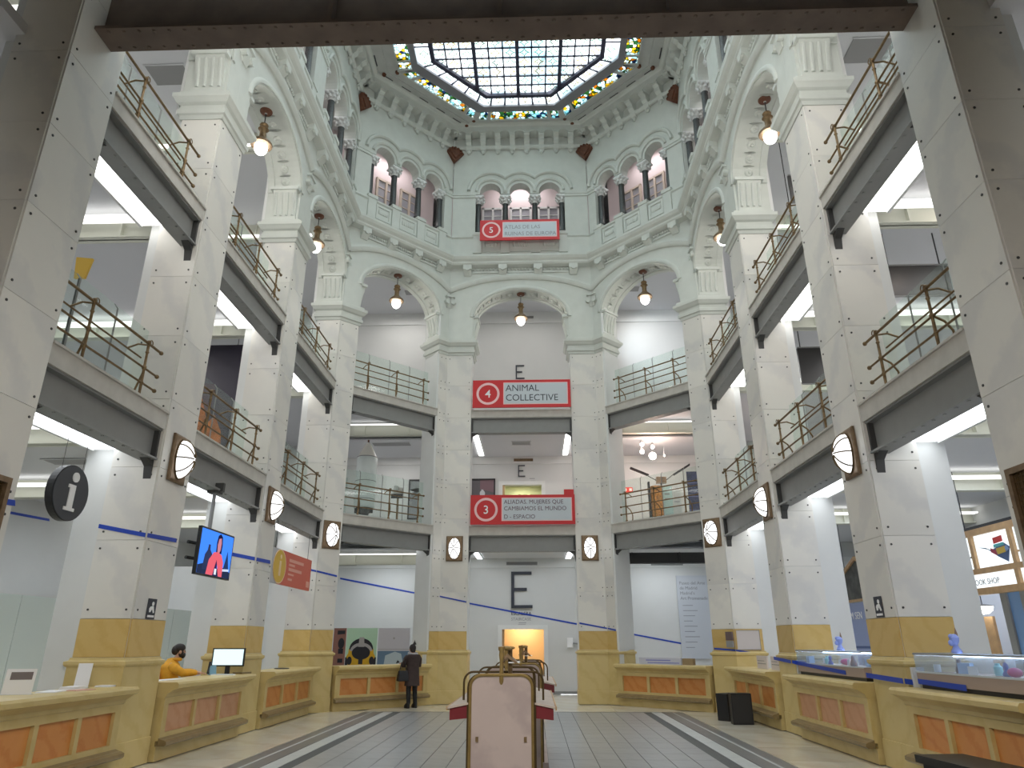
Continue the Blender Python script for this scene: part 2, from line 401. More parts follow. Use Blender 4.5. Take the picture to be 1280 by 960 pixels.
for k, (y, x) in enumerate(sorted(tiles)):
    if y > 10.4 and vis.index((y, x)) < 298: put('tile', tile_me, fl, (x, y, 0))
    else: rest.box(x-tw/2+.006, x+tw/2-.006, y-tl/2+.003, y+tl/2-.003, -.006, 0)
o = rest.build('tiles', M['tile'], fl); o['kind'] = 'stuff'
# floor slabs of the cream marble surround: joints cut as thin dark gaps between individual large slabs
fs = root('floor_border')
for sx in (-1, 1):
    for k in range(9):
        MB().box(sx*3.96, sx*5.0, 5.2+k*1.55, 5.2+k*1.55+1.542, -.012, 0).build('floor_slab', M['floor'], fs)
for k in range(5):
    MB().box(-3.94+k*1.58, -3.94+k*1.58+1.572, 19.11, 20.9, -.012, 0).build('floor_slab', M['floor'], fs)

# ---- shell
S('wall_left', MB().box(-12.2, -12, -4.2, 26.2, 0, 20), M['wall'])
S('wall_right', MB().box(12, 12.2, -4.2, 26.2, 0, 20), M['wall'])
S('wall_front', MB().box(-12.2, 12.2, -4.4, -4.2, 0, 20), M['wall'])
# wall across the near ends of the galleries (both sides of the entrance hall)
S('wall_entrance', MB().box(-12, -5.9, 5.7, 5.9, 0, 19.9).box(5.9, 12, 5.7, 5.9, 0, 19.9), M['wall'])
S('wall_hall', MB().box(-7.7, -7.5, -4.2, 5.7, 0, 9.8).box(7.5, 7.7, -4.2, 5.7, 0, 9.8), M['irondim'])
S('ceiling_hall', MB().box(-7.7, 7.7, -4.2, 6.4, 9.8, 10.0), M['irondim'])
S('wall_above_beam', MB().box(-5.9, 5.9, 5.7, 5.9, 9.8, 19.9), M['white'])
# back wall with the staircase openings on the lower levels
S('wall_back', MB().box(-12, -.78, 25.5, 25.7, 0, 20).box(.66, 12, 25.5, 25.7, 0, 20).box(-.78, .66, 25.5, 25.7, 2.05, 5.1)
  .box(-.78, .66, 25.5, 25.7, 7.1, 20), M['wall'])
S('trim_back', MB().box(-12, 12, 25.46, 25.5, 4.12, 4.44).box(-12, 12, 25.46, 25.5, 7.9, 8.17).box(-12, 12, 25.44, 25.5, 13.7, 14.2), M['white'])
S('baseboard_back', MB().box(.95, 12, 25.47, 25.5, 0, .09).box(-12, -1.0, 25.47, 25.5, 0, .09), M['vent'])
warm = simple('warm_stairwell_paint', (.72, .52, .30), .8); green = simple('olive_stairwell_paint', (.52, .54, .34), .8)
S('wall_stairwell', MB().box(-1.2, 1.1, 27.2, 27.3, 0, 2.6).box(-1.3, -1.2, 25.7, 27.3, 0, 2.6).box(1.1, 1.2, 25.7, 27.3, 0, 2.6).box(-1.3, 1.2, 25.7, 27.3, 2.6, 2.7), warm)
S('wall_stairwell', MB().box(-1.2, 1.1, 27.2, 27.3, 5.0, 7.6).box(-1.3, -1.2, 25.7, 27.3, 5.0, 7.6).box(1.1, 1.2, 25.7, 27.3, 5.0, 7.6).box(-1.3, 1.2, 25.7, 27.3, 7.6, 7.7), green)
S('floor_stairwell', MB().box(-1.3, 1.2, 25.7, 27.3, -.2, 0).box(-1.3, 1.2, 25.7, 27.3, 4.9, 5.0), M['floor'])
for z0, z1, nm in ((0, 2.05, 'door_1'), (5.1, 7.1, 'door_2')):
    d = root(nm)
    MB().box(-.92, -.78, 25.43, 25.5, z0, z1+.14).box(.66, .80, 25.43, 25.5, z0, z1+.14).box(-.78, .66, 25.43, 25.5, z1, z1+.14).build('door_frame', M['white'], d)
    MB().box(-.78, -.70, 25.5, 25.62, z0, z1).build('door_leaf', M['wood'], d)
area('stairwell_spot', (-.05, 26.6, 2.5), .15, 30, (1, .78, .48))
area('stairwell_spot', (-.1, 26.4, 7.4), .3, 26, (1, .95, .75))

def ring(z0, z1, name, mat, inner=.6, xw=12):
    """gallery slab: everything outside the octagon"""
    i = 5.28+inner; yb = 21.4+inner; k = inner*.414
    c1 = (i, 18.57+k); c2 = (2.45+k, yb)
    mb = MB().box(-xw, -i, 5.9, 25.5, z0, z1).box(i, xw, 5.9, 25.5, z0, z1).box(-i, i, yb, 25.5, z0, z1)
    mb.prism([(-c1[0], c1[1]), (-c2[0], c2[1]), (-c1[0], c2[1])], z0, z1); mb.prism([c1, c1[:1]+(c2[1],), c2], z0, z1)
    S(name, mb, mat)
ring(4.95, 5.1, 'ceiling', M['ceil']); ring(8.7, 8.85, 'ceiling', M['ceil'])
ring(14.2, 14.5, 'ceiling', M['ceil'], .75); ring(18.55, 18.7, 'ceiling', M['white'], .55)

for z in (4.44, 8.17):
    S('ceiling_back', MB().box(-6.8, 6.8, 23.0, 25.5, z, z+.06).box(-2.75, 2.75, 22.1, 23.0, z, z+.06), M['ceil'])
# ---- columns
def mirror(poly): return [(-x, y) for x, y in reversed(poly)]
COLS = {
 'first':  ([(-6.0, 6.42), (-5.28, 6.42), (-5.28, 7.33), (-6.0, 7.33)], (0, 1)),
 'second': ([(-6.0, 10.1), (-5.28, 10.1), (-5.28, 11.03), (-6.0, 11.03)], (0, 1)),
 'third':  ([(-6.0, 14.27), (-5.28, 14.27), (-5.28, 15.14), (-6.0, 15.14)], (0, 1)),
 'fourth': ([(-6.0, 18.54), (-5.31, 18.54), (-4.87, 18.98), (-5.36, 19.47), (-6.0, 19.47)], (0, 1)),
 'fifth':  ([(-2.69, 21.16), (-2.45, 21.4), (-1.62, 21.4), (-1.62, 22.1), (-2.75, 22.1), (-3.19, 21.66)], (0, 1)),
}
PIER = {'first': [(-6.62, 6.5), (-6.0, 6.5), (-6.0, 7.25), (-6.62, 7.25)], 'second': [(-6.62, 10.17), (-6.0, 10.17), (-6.0, 10.96), (-6.62, 10.96)],
        'third': [(-6.6, 14.34), (-6.0, 14.34), (-6.0, 15.07), (-6.6, 15.07)], 'fourth': [(-6.55, 18.62), (-6.0, 18.62), (-6.0, 19.4), (-6.55, 19.4)],
        'fifth': [(-2.74, 21.14), (-2.69, 21.16), (-3.19, 21.66), (-2.75, 22.1), (-2.8, 22.7), (-3.25, 21.7)]}
def slab_box(p, q, z0, z1, t, g=.004):
    p, q = Vector(p), Vector(q); d = (q-p).normalized(); n = Vector((d.y, -d.x)); a = p+d*g; b = q-d*g
    pts = [a, b, b+n*t, a+n*t]
    return MB().prism([(v.x, v.y) for v in pts][::-1], z0+g, z1-g)
CAPPROF = [(10.60, .0), (10.60, .035), (10.68, .05), (10.70, .085), (10.78, .09), (10.80, .06), (10.90, .06), (10.93, .11), (10.99, .15), (11.02, .175), (11.10, .18), (11.12, .10), (11.20, .10), (11.20, 0.0)]
PEDPROF = [(0, .055), (.34, .055), (.345, .04), (1.30, .04), (1.31, .06), (1.335, .075), (1.37, .075), (1.385, .035), (1.42, .024)]
for key, (poly, faces) in COLS.items():
    for sd in (-1, 1):
        P = poly if sd < 0 else mirror(poly); n = len(P)
        fc = faces if sd < 0 else tuple((n-2-i) % n for i in faces)
        c = root('column')
        MB().prism(P, 0, 11.1).prism(offset_poly(P, -.06), 11.1, 13.8).build('core', M['white'], c)
        pr = PIER[key] if sd < 0 else mirror(PIER[key])
        if key == 'fifth': MB().prism(pr, 0, 14.2).build('plaster_pier', M['white'], c)
        else:
            lo = [(math.copysign(min(abs(x), 6.46), x), y) for x, y in pr]; hi = [(math.copysign(min(abs(x), 6.20), x), y) for x, y in pr]
            MB().prism(lo, 0, 4.95).prism(hi, 4.95, 14.2).build('plaster_pier', M['white'], c)
        MB().loft([[(x, y, z) for x, y in offset_poly(P, o)] for z, o in PEDPROF]).build('pedestal', M['lime'], c)
        MB().loft([[(x, y, z) for x, y in offset_poly(P, o)] for z, o in CAPPROF]).build('capital', M['plaster'], c)
        scr = MB()
        for f in fc:
            p, q = P[f], P[(f+1) % n]; pv, qv = Vector(p), Vector(q); d = (qv-pv).normalized(); nn = Vector((d.y, -d.x)); L_ = (qv-pv).length
            slab_box(p, q, 1.42, 1.93, .022).build('ochre_slab', M['yellow'], c)
            rows = 8; h = (10.60-1.93)/rows
            for k in range(rows):
                z0 = 1.93+k*h
                slab_box(p, q, z0, z0+h, .018, .0025).build('marble_slab', M['marble'], c)
                if L_ > .3:
                    for t in (.085, L_-.085):
                        for zz in (z0+.12, z0+h-.12):
                            a = pv+d*t+nn*.018
                            ring_ = [(a.x+d.x*.016*math.cos(j*PI/3), a.y+d.y*.016*math.cos(j*PI/3), zz+.016*math.sin(j*PI/3)) for j in range(6)]
                            scr.loft([ring_, [(x+nn.x*.009, y+nn.y*.009, z) for x, y, z in ring_]])
        o = scr.build('screws', M['steeldark'], c); o['kind'] = 'stuff'

# ---- storey edges: fascia, steel beam, cove light, brackets
def local(b): return dict(loc=b['c'], rz=b['rz'])
for b in BAYS:
    w = b['w']; h = w/2
    for (bz, fz, tz, cz) in ((4.2, 4.68, 4.96, 4.37), (7.93, 8.43, 8.68, 8.34)):
        S('fascia', MB().box(-h, h, 0.0, .66, fz, tz-.03).box(-h, h, -.03, .66, tz-.03, tz), M['fascia'], **local(b))
        bm = root('beam', b['c'], b['rz'])
        MB().box(-h+.01, h-.01, .13, .16, bz+.03, fz-.03).box(-h+.01, h-.01, .03, .30, fz-.03, fz-.002).box(-h+.01, h-.01, .03, .30, bz, bz+.03).build('web_and_flanges', M['steel'], bm)
        rv = MB()
        for k in range(int(w/.25)): rv.cbox((-h+.15+k*.25, .08, bz-.006), (.03, .03, .012))
        o = rv.build('rivets', M['steel'], bm); o['kind'] = 'stuff'
        for sx in (-1, 1):
            MB().poly_y([(sx*(h-.01), bz-.30), (sx*(h-.01), bz-.002), (sx*(h-.20), bz-.002), (sx*(h-.05), bz-.10)], .08, .20).build('bracket', M['steeldark'], bm)
            MB().box(sx*(h-.012), sx*(h-.06), .05, .28, bz+.03, fz-.03).build('end_angle', M['steeldark'], bm)
        cv = M['covecool'] if bz < 5 else M['cove']
        if b['side']:
            dd = (.66, 1.02) if 'diagonal' not in b['key'] else (.70, .78)
            if b['key'] == 'right diagonal' and bz < 5: continue
            S('cove_light', MB().box(-h+.03, h-.03, dd[0], dd[1], cz, cz+.04), cv, **local(b))
            S('cove_trough', MB().box(-h+.02, h-.02, dd[1]+.01, dd[1]+.06, cz-.02, cz+.34).box(-h+.02, h-.02, .62, dd[1]+.06, cz+.05, cz+.08), M['white'], **local(b))
        else:
            for sx in (-1, 1):
                zc = 4.38 if bz < 5 else 8.12; S('cove_light', MB().box(sx*(h+.02), sx*(h-.16), .70, 3.7, zc, zc+.03), cv, **local(b))
                S('cove_trough', MB().box(sx*(h-.17), sx*(h-.20), .70, 3.7, zc-.01, zc+.035), M['white'], **local(b))
# ---- cream cross beams under each gallery ceiling
def cross(x0, x1, y, z0, z1, mat='crossbeam'):
    S('cross_beam', MB().box(x0, x1, y, y+.03, z0, z1).box(x0, x1, y-.09, y+.12, z0, z0+.03), M[mat])
    r = MB(); k = min(x0, x1)+.6
    while k < max(x0, x1): r.box(k, k+.03, y-.085, y, z0+.03, z1); k += 1.5
    o = S('cross_beam_stiffeners', r, M[mat])
for sx in (-1, 1):
    for y in (10.45, 14.65, 18.9):
        for z0, z1 in ((4.56, 4.95), (8.32, 8.7), (13.62, 14.2)):
            cross(sx*(6.5 if z0 < 5 else 6.24), sx*12, y, z0, z1)
            if z0 < 13: S('cross_cove', MB().box(sx*6.5, sx*11.9, y-.42, y-.2, z0+.20, z0+.24), M['covesoft'])
            else: S('cross_cove', MB().box(sx*6.5, sx*11.9, y-.32, y-.2, z0-.02, z0+.02), M['covesoft'])
for z0, z1, m_ in ((3.96, 4.3, 'steeldark'), (8.24, 8.62, 'crossbeam')):
    cross(-6.0, -2.85, 22.75, z0, z1, 'crossbeam'); cross(2.85, 6.0, 22.75, z0, z1, m_)
    for sx in (-1, 1):
        if sx < 0 or z0 > 5: S('cross_cove', MB().box(sx*2.95, sx*5.9, 22.50, 22.58, z1-.05, z1-.02), M['covesoft'])

# ---- great arches
def arch_pts(w, zs, rise, n=28, hl=0, hr=0, zp=11.2, sq=2.0):
    a = w/2; pts = [(-a-hl, zp), (-a, zp), (-a, zs)]
    for k in range(1, n):
        t = -math.cos(PI*k/n); pts.append((a*t, zs+rise*(1-abs(t)**sq)**(1/sq)))
    return pts+[(a, zs), (a, zp), (a+hr, zp)]
ros = MB().lathe([(.11, 0), (.10, .03), (.065, .05), (.045, .045), (.03, .075), (.001, .08)], n=8)
for b in BAYS:
    w = b['w']; h = w/2; hl, hr = b['hl'], b['hr']; zs, rise = 12.02, 1.08
    A = root('arch', b['c'], b['rz'])
    MB().under(arch_pts(w, zs, rise, 28, hl, hr), 13.95, 0, .82).build('arch_wall', M['plaster'], A)
    crv = [(h*-math.cos(PI*k/28), zs+rise*math.sin(PI*k/28)) for k in range(29)]
    # edge moulding of the opening, and soffit frame strips with rosettes between
    MB().arcsweep(crv, [(-.0, -.03), (.05, -.045), (.10, -.03), (.12, .0), (0, .0)]).build('archivolt', M['plaster'], A, smooth=True)
    MB().arcsweep(crv, [(-.035, .0), (-.035, .13), (0.0, .13), (0.0, 0)]).arcsweep(crv, [(-.035, .66), (-.035, .82), (0.0, .82), (0.0, .66)]).build('soffit_edge', M['plaster'], A)
    rs = MB()
    for k in range(11):
        t = PI*(k+1.0)/12; p = Vector((-h*math.cos(t), .40, zs+rise*math.sin(t))); nz = Vector((-math.cos(t)/h, 0, math.sin(t)/rise)).normalized()
        e1 = Vector((nz.z, 0, -nz.x)); e2 = Vector((0, 1, 0))
        rs.add([p+e1*x+e2*y-nz*z for x, y, z in ros.v], ros.f)
        for s2 in (-1, 1):
            q = p+e1*.15
            rs.add([q+e1*x*.3+e2*y*1.5-nz*z*.6 for x, y, z in ros.v], ros.f)
    o = rs.build('rosettes', M['plaster'], A, smooth=True); o['kind'] = 'stuff'
    # outer label moulding running from column axis to column axis
    wl, wr = h+hl, h+hr; wl = h+.47 if 'near' in b['key'] and hl > .5 else wl; wr = h+.47 if 'near' in b['key'] and hr > .5 else wr; R0 = 13.06
    def arc2(n=24):
        out = []
        for k in range(n+1):
            t = k/n; u = -wl+(wl+wr)*t; s_ = (2*t-1); out.append((u, R0+.50*(1-abs(s_)**2.2)))
        return out
    MB().arcsweep(arc2(), [(-.12, 0), (-.12, -.05), (-.07, -.10), (.02, -.11), (.06, -.06), (.12, -.05), (.12, 0)]).build('label_moulding', M['plaster'], A, smooth=True)
    # fluted consoles on both jambs
    for sx in (-1, 1):
        cm = MB().loft([[(sx*(h+.0), .06, z), (sx*(h+.0), .62, z), (sx*(h-o_), .62, z), (sx*(h-o_), .06, z)] for z, o_ in ((11.28, .035), (11.5, .05), (11.75, .10), (11.92, .15), (12.0, .16))])
        cm.box(sx*(h+.0), sx*(h-.20), .0, .68, 12.0, 12.08)
        for k in range(4):
            d = .13+k*.14
            cm.tube([(sx*(h-o_), d, z) for z, o_ in ((11.34, .045), (11.5, .06), (11.75, .11), (11.92, .16))], .034, 6)
        cm.box(sx*(h+.0), sx*(h-.07), .04, .64, 11.22, 11.28)
        cm.build('console', M['plaster'], A, smooth=False)
        # little scroll bracket on the wall face where two label mouldings meet
        uu = sx*(wl if sx < 0 else wr)*1.0
        uu -= sx*(.0 if (hl if sx < 0 else hr) > .4 else -.0)
        if b['key'] == 'centre' or (sx > 0 and b['side'] < 0) or (sx < 0 and b['side'] > 0):
            bk = MB().box(uu-.15, uu+.15, -.07, 0, 12.62, 12.74).box(uu-.19, uu+.19, -.12, 0, 12.74, 12.80)
            for q in (-1, 1): bk.disc_y((uu+q*.15, -.06, 12.56), .085, .12, 12)
            bk.loft([[(uu-.10, 0, 12.36), (uu+.10, 0, 12.36), (uu+.10, -.02, 12.36), (uu-.10, -.02, 12.36)], [(uu-.13, 0, 12.62), (uu+.13, 0, 12.62), (uu+.13, -.09, 12.62), (uu-.13, -.09, 12.62)]])
            bk.build('scroll_bracket', M['plaster'], A)
    # modillions under the cornice, with a beaded strip between them
    nm = 4
    for k in range(nm):
        u = -wl + (wl+wr)*(k+.5)/nm
        md = MB().box(u-.15, u+.15, -.22, 0, 13.78, 13.95).loft([[(u-.12, 0, 13.60), (u+.12, 0, 13.60), (u+.12, -.04, 13.60), (u-.12, -.04, 13.60)], [(u-.14, 0, 13.78), (u+.14, 0, 13.78), (u+.14, -.17, 13.78), (u-.14, -.17, 13.78)]])
        md.disc_y((u, -.20, 13.80), .075, .06, 10)
        md.build('modillion', M['plaster'], A)
        if k < nm-1:
            u2 = u+(wl+wr)/nm; bd = MB().box(u+.16, u2-.16, -.05, 0, 13.70, 13.76)
            for j in range(8): bd.ball((u+.2+(u2-u-.4)*j/7, -.05, 13.83), (.035, .04, .05), 6, 4)
            o = bd.build('beading', M['plaster'], A); o['kind'] = 'stuff'

# ---- string course, parapet base (swept round the octagon)
S('trim_cornice', MB().sweep(PATH, [(0, 13.90), (.20, 13.95), (.24, 14.0), (.24, 14.06), (.31, 14.12), (.36, 14.20), (.36, 14.27), (.14, 14.32), (.10, 14.42), (.0, 14.45)]), M['plaster'])
S('trim_parapet', MB().sweep(PATH, [(-.75, 14.2), (0, 14.2), (.0, 15.12), (.05, 15.16), (.05, 15.22), (-.42, 15.22), (-.42, 14.5), (-.75, 14.5)]), M['plaster'])
S('trim_upper', MB().sweep(PATH, [(0, 18.96), (.06, 18.98), (.10, 19.05), (.10, 19.10), (0.0, 19.12)]), M['plaster'])

# ---- upper gallery: triple arcades
shaft = MB().lathe([(.145, 0), (.145, .07), (.12, .09), (.135, .14), (.135, .17), (.105, .21), (.108, .5), (.096, 1.30), (.11, 1.33)], n=14).mesh('shaft', M['granite'], True)
capm = MB().lathe([(.09, 0), (.11, .02), (.10, .05), (.12, .10), (.17, .20), (.21, .25)], n=12)
for k in range(8):
    a = k*PI/4; capm.ball((.17*math.cos(a), .17*math.sin(a), .12), (.05, .05, .06), 6, 4); capm.ball((.20*math.cos(a+.39), .20*math.sin(a+.39), .21), (.06, .06, .05), 6, 4)
capm.box(-.20, .20, -.20, .20, .25, .31)
capm = capm.mesh('leaf_capital', M['white'], True)
for b in BAYS:
    w = b['w']; h = w/2; hl, hr = b['hl'], b['hr']; p = w/3; r = p*.355
    G = root('arcade', b['c'], b['rz'])
    pts = [(-h-hl, 15.22), (-h-.0, 15.22), (-h, 17.02)]
    for j in range(3):
        uc = -h+p*(j+.5)
        pts.append((uc-r, 17.02)); pts += [(uc-r*math.cos(PI*k/12), 17.10+r*math.sin(PI*k/12)) for k in range(13)]; pts.append((uc+r, 17.02))
    pts += [(h, 17.02), (h, 15.22), (h+hr, 15.22)]
    MB().under(pts, 19.7, .03, .42).build('arcade_wall', M['plaster'], G)
    # pier caps
    for sx, e in ((-1, hl), (1, hr)):
        if e > .05: MB().box(sx*(h+.005), sx*(h+e), -.03, .03, 16.95, 17.06).box(sx*(h+.005), sx*(h+e), -.01, .03, 16.86, 16.95).build('pier_cap', M['plaster'], G)
    for ring_r, pr in ((.52, [(-.05, .03), (-.05, -.02), (0, -.05), (.05, -.02), (.05, .03)]), (.80, [(-.06, .03), (-.06, -.03), (-.02, -.07), (.03, -.07), (.06, -.03), (.06, .03)])):
        rr = ring_r*p/1.08; path = []
        for j in range(3):
            uc = -h+p*(j+.5)
            lo = PI*.02 if j == 0 else math.acos(min(1, (p/2)/rr)) if rr > p/2 else 0.0
            hi = PI*.98 if j == 2 else PI-(math.acos(min(1, (p/2)/rr)) if rr > p/2 else 0.0)
            path += [(uc-rr*math.cos(lo+(hi-lo)*k/14), 17.12+rr*math.sin(lo+(hi-lo)*k/14)) for k in range(15)]
            if rr <= p/2 and j < 2: pass
        # drop coincident points where neighbouring arcs meet
        q = [path[0]]
        for t in path[1:]:
            if (Vector(t)-Vector(q[-1])).length > .004: q.append(t)
        q = [(max(-h-hl+.0, min(h+hr, u)), z) for u, z in q]
        MB().arcsweep(q, pr).build('hood_moulding', M['plaster'], G, smooth=True)
    for j in range(4):
        u = -h+p*j
        u += .10 if j == 0 else -.10 if j == 3 else 0
        put('colonnette', shaft, G, (u, .22, 15.34)); put('leaf_capital', capm, G, (u, .22, 16.67))
        MB().box(u-.15, u+.15, -.06, .0, 14.50, 15.22).box(u-.18, u+.18, -.09, .38, 15.22, 15.34).build('pedestal', M['plaster'], G)
    for j in range(3):
        u0, u1 = -h+p*j+.18, -h+p*(j+1)-.18
        if j == 0: u0 += .1
        if j == 2: u1 -= .1
        pm = MB().box(u0, u1, -.03, 0, 14.56, 14.64).box(u0, u1, -.03, 0, 15.02, 15.10).box(u0, u0+.07, -.03, 0, 14.64, 15.02).box(u1-.07, u1, -.03, 0, 14.64, 15.02)
        for k in range(6): pm.ball((u0+.14+(u1-u0-.28)*k/5, 0, 14.86), (.06, .04, .10), 6, 4)
        pm.build('parapet_panel', M['plaster'], G)
    # corbel table
    wl, wr = h+hl, h+hr; W_ = wl+wr; nC = max(5, round(W_/.56))
    cb = MB().loft([[(-.10, .02, z), (.10, .02, z), (.10, -o_, z), (-.10, -o_, z)] for z, o_ in ((18.88, .03), (18.95, .10), (19.10, .15), (19.18, .24), (19.30, .27), (19.36, .38), (19.50, .40))]).ball((0, -.05, 18.84), (.08, .06, .09), 8, 5).mesh('corbel', M['plaster'])
    pts = []
    for k in range(nC+1):
        u = -wl+W_*k/nC
        if k > 0 and k < nC: put('corbel', cb, G, (u, .03, 0))
    ap = [(-wl, 19.42)]
    for k in range(nC):
        u0 = -wl+W_*k/nC; u1 = u0+W_/nC; uc = (u0+u1)/2; rr = (u1-u0)/2-.10
        ap += [(uc-rr, 19.42)]+[(uc-rr*math.cos(PI*j/8), 19.42+rr*.55*math.sin(PI*j/8)) for j in range(1, 8)]+[(uc+rr, 19.42)]
    ap += [(wr, 19.42)]
    MB().under(ap, 19.70, -.40, .0).build('corbel_arches', M['plaster'], G)
    # corridor wall with lattice windows behind
    S('wall_corridor', MB().box(-h-hl-.3, h+hr+.3, 1.6, 1.7, 14.5, 18.55), M['wallpink'] if b['key'] != 'right second' else M['white'], **local(b))
    if b['key'] in ('centre', 'left diagonal', 'right diagonal', 'left third', 'right third'):
        for j in range(3):
            u = -h+p*(j+.5)
            wn = root('window_%d' % (j+1), b['c'], b['rz'])
            fm = MB().box(u-.42, u+.42, 1.52, 1.6, 17.38, 17.46).box(u-.42, u+.42, 1.52, 1.6, 15.4, 15.48)
            for t in (-.42, -.04, .34): fm.box(u+t, u+t+.08, 1.52, 1.6, 15.4, 17.46)
            for zz in (15.9, 16.3, 16.7, 17.08):
                fm.box(u-.42, u+.42, 1.55, 1.59, zz, zz+.03)
            fm.build('window_frame', simple('warm_frame_paint', (.58, .50, .42), .7) if b['side'] else M['white'], wn)
            for s2 in (-.19, .19):
                MB().box(u+s2-.15, u+s2+.15, 1.575, 1.595, 15.48, 17.38).build('pane', simple('grey_corridor_glazing', (.36, .36, .40), .15), wn)
for (px, py, rz) in ((-2.45, 21.4, R(22.5)), (2.45, 21.4, R(-22.5)), (-5.28, 18.57, R(67.5)), (5.28, 18.57, R(-67.5))):
    nm = {(-2.45): 'left of the triple arch at the back', 2.45: 'right of the triple arch at the back', -5.28: 'at the corner over the left diagonal arcade', 5.28: 'at the corner over the right diagonal arcade'}[px]
    f = MB().poly_y([(0, -.34)]+[(.34*math.cos(R(20+140*k/10)), -.34+.62*math.sin(R(38+104*k/10))) for k in range(11)], -.16, .05)
    for k in range(7): f.ball((.30*math.cos(R(24+132*k/6)), -.15, -.34+.60*math.sin(R(42+96*k/6))), (.06, .05, .06), 6, 4)
    f.poly_y([(0, -.22)]+[(.20*math.cos(R(30+120*k/6)), -.26+.40*math.sin(R(45+90*k/6))) for k in range(7)], -.20, -.15)
    o = f.build('fan_ornament', M['rust'], None, (px, py, 18.72), rz); tag(o, 'rust-brown fan-shaped wooden ornament '+nm, 'ornament')

# ---- skylight
def octo(X, Y, D, y0=2.6): return [(-X, y0), (-X, D-X), (-(D-Y), Y), (D-Y, Y), (X, D-X), (X, y0)]
ZK = 19.75
rA = octo(4.0, 20.68, 22.3); rB = octo(3.55, 20.27, 21.77); rC = octo(3.34, 20.0, 21.27); rE = octo(2.80, 19.50, 20.65)
rW = octo(5.28, 21.4, 23.85)
S('trim_rim', MB().loft([[(p[0]*.0+q[0], q[1], z) for p, q in zip(a, a)] for a, z in ()], False) if False else
  MB().sweep(PATH, [(0, 19.68), (.40, 19.70), (.43, 19.74), (.50, 19.76), (.54, 19.84), (.54, 19.90), (.0, 19.90)]), M['plaster'])
sk = root('skylight')
def band(r0, r1, z, zt, name, mat, parent):
    mb = MB()
    for k in range(len(r0)-1):
        a, b_, c, d = r0[k], r0[k+1], r1[k+1], r1[k]
        mb.loft([[(a[0], a[1], z), (b_[0], b_[1], z), (c[0], c[1], z), (d[0], d[1], z)], [(a[0], a[1], zt), (b_[0], b_[1], zt), (c[0], c[1], zt), (d[0], d[1], zt)]])
    return mb.build(name, mat, parent)
ceilm = simple('grey_skylight_surround', (.46, .47, .45), .7, grain=.06, gscale=4)
rW2 = octo(4.95, 21.07, 23.4); rA2 = octo(4.06, 20.76, 22.42)
band(rW2, rA, ZK+.06, ZK+.25, 'surround', ceilm, sk)
band(octo(4.5, 20.95, 22.85), octo(4.40, 20.90, 22.75), ZK+.02, ZK+.06, 'surround_moulding', ceilm, sk)
band(rA2, rA, ZK-.02, ZK+.06, 'outer_bar', ceilm, sk); band(rB, rC, ZK-.02, ZK+.2, 'middle_bar', M['mullion'], sk)
band(octo(2.87, 19.57, 20.74), octo(2.73, 19.43, 20.54), ZK-.05, ZK+.15, 'heavy_bar', M['lead'], sk)
def lerp2(a, b_, t): return (a[0]+(b_[0]-a[0])*t, a[1]+(b_[1]-a[1])*t)
def prism4(q, z0, z1): return MB().loft([[(x, y, z0) for x, y in q], [(x, y, z1) for x, y in q]])
# stained border: long panels on each side, small ones in the corners, solid pieces between
for k in range(1, 4):
    a, b_, c, d = rA[k], rA[k+1], rB[k+1], rB[k]
    cuts = [.0, .035, .13, .17, .83, .87, .965, 1.0]
    for i, (t0, t1) in enumerate(zip(cuts, cuts[1:])):
        q = [lerp2(a, b_, t0), lerp2(a, b_, t1), lerp2(d, c, t1), lerp2(d, c, t0)]
        if i in (1, 3, 5): prism4(q, ZK+.02, ZK+.04).build('stained_pane', M['stained'], sk)
        else: prism4(q, ZK, ZK+.2).build('border_block', ceilm, sk)
for sx in (-1, 1):
    y1 = rA[1][1]
    segs = [(y1, y1-.12, 0), (y1-.12, y1-.48, 0), (y1-.30, y1-.48, 0), (y1-.48, y1-2.2, 1), (y1-2.2, y1-2.5, 0), (y1-2.5, y1-4.6, 1), (y1-4.6, y1-4.9, 0), (y1-4.9, y1-7.2, 1), (y1-7.2, 2.6, 0)]
    for ya, yb, g in segs[3:]+[segs[0]]:
        q = [(sx*4.0, ya), (sx*4.0, yb), (sx*3.55, yb), (sx*3.55, ya)]
        if g: prism4(q, ZK+.02, ZK+.04).build('stained_pane', M['stained'], sk)
        else: prism4(q, ZK, ZK+.2).build('border_block', ceilm, sk)
    q = [(sx*4.0, y1-.12), (sx*4.0, y1-.40), (sx*3.55, y1-.40), (sx*3.55, y1-.12)]; prism4(q, ZK+.02, ZK+.04).build('stained_pane', M['stained'], sk)
    q = [(sx*4.0, y1-.40), (sx*4.0, y1-.48), (sx*3.55, y1-.48), (sx*3.55, y1-.40)]; prism4(q, ZK, ZK+.2).build('border_block', ceilm, sk)
for r_ in [octo(4.72, 21.0, 23.05)]:
    for k in range(1, 4):
        n_ = 5
        for i in range(n_):
            p0, p1 = lerp2(r_[k], r_[k+1], (i+.25)/n_), lerp2(r_[k], r_[k+1], (i+.75)/n_)
            MB().tube([(p0[0], p0[1], ZK+.05), (p1[0], p1[1], ZK+.05)], .018, 4).build('slot', M['iron'], sk)
    for sx in (-1, 1):
        for i in range(6):
            MB().box(sx*4.72-.018, sx*4.72+.018, 17.6-i*.9, 18.05-i*.9, ZK+.035, ZK+.06).build('slot', M['iron'], sk)
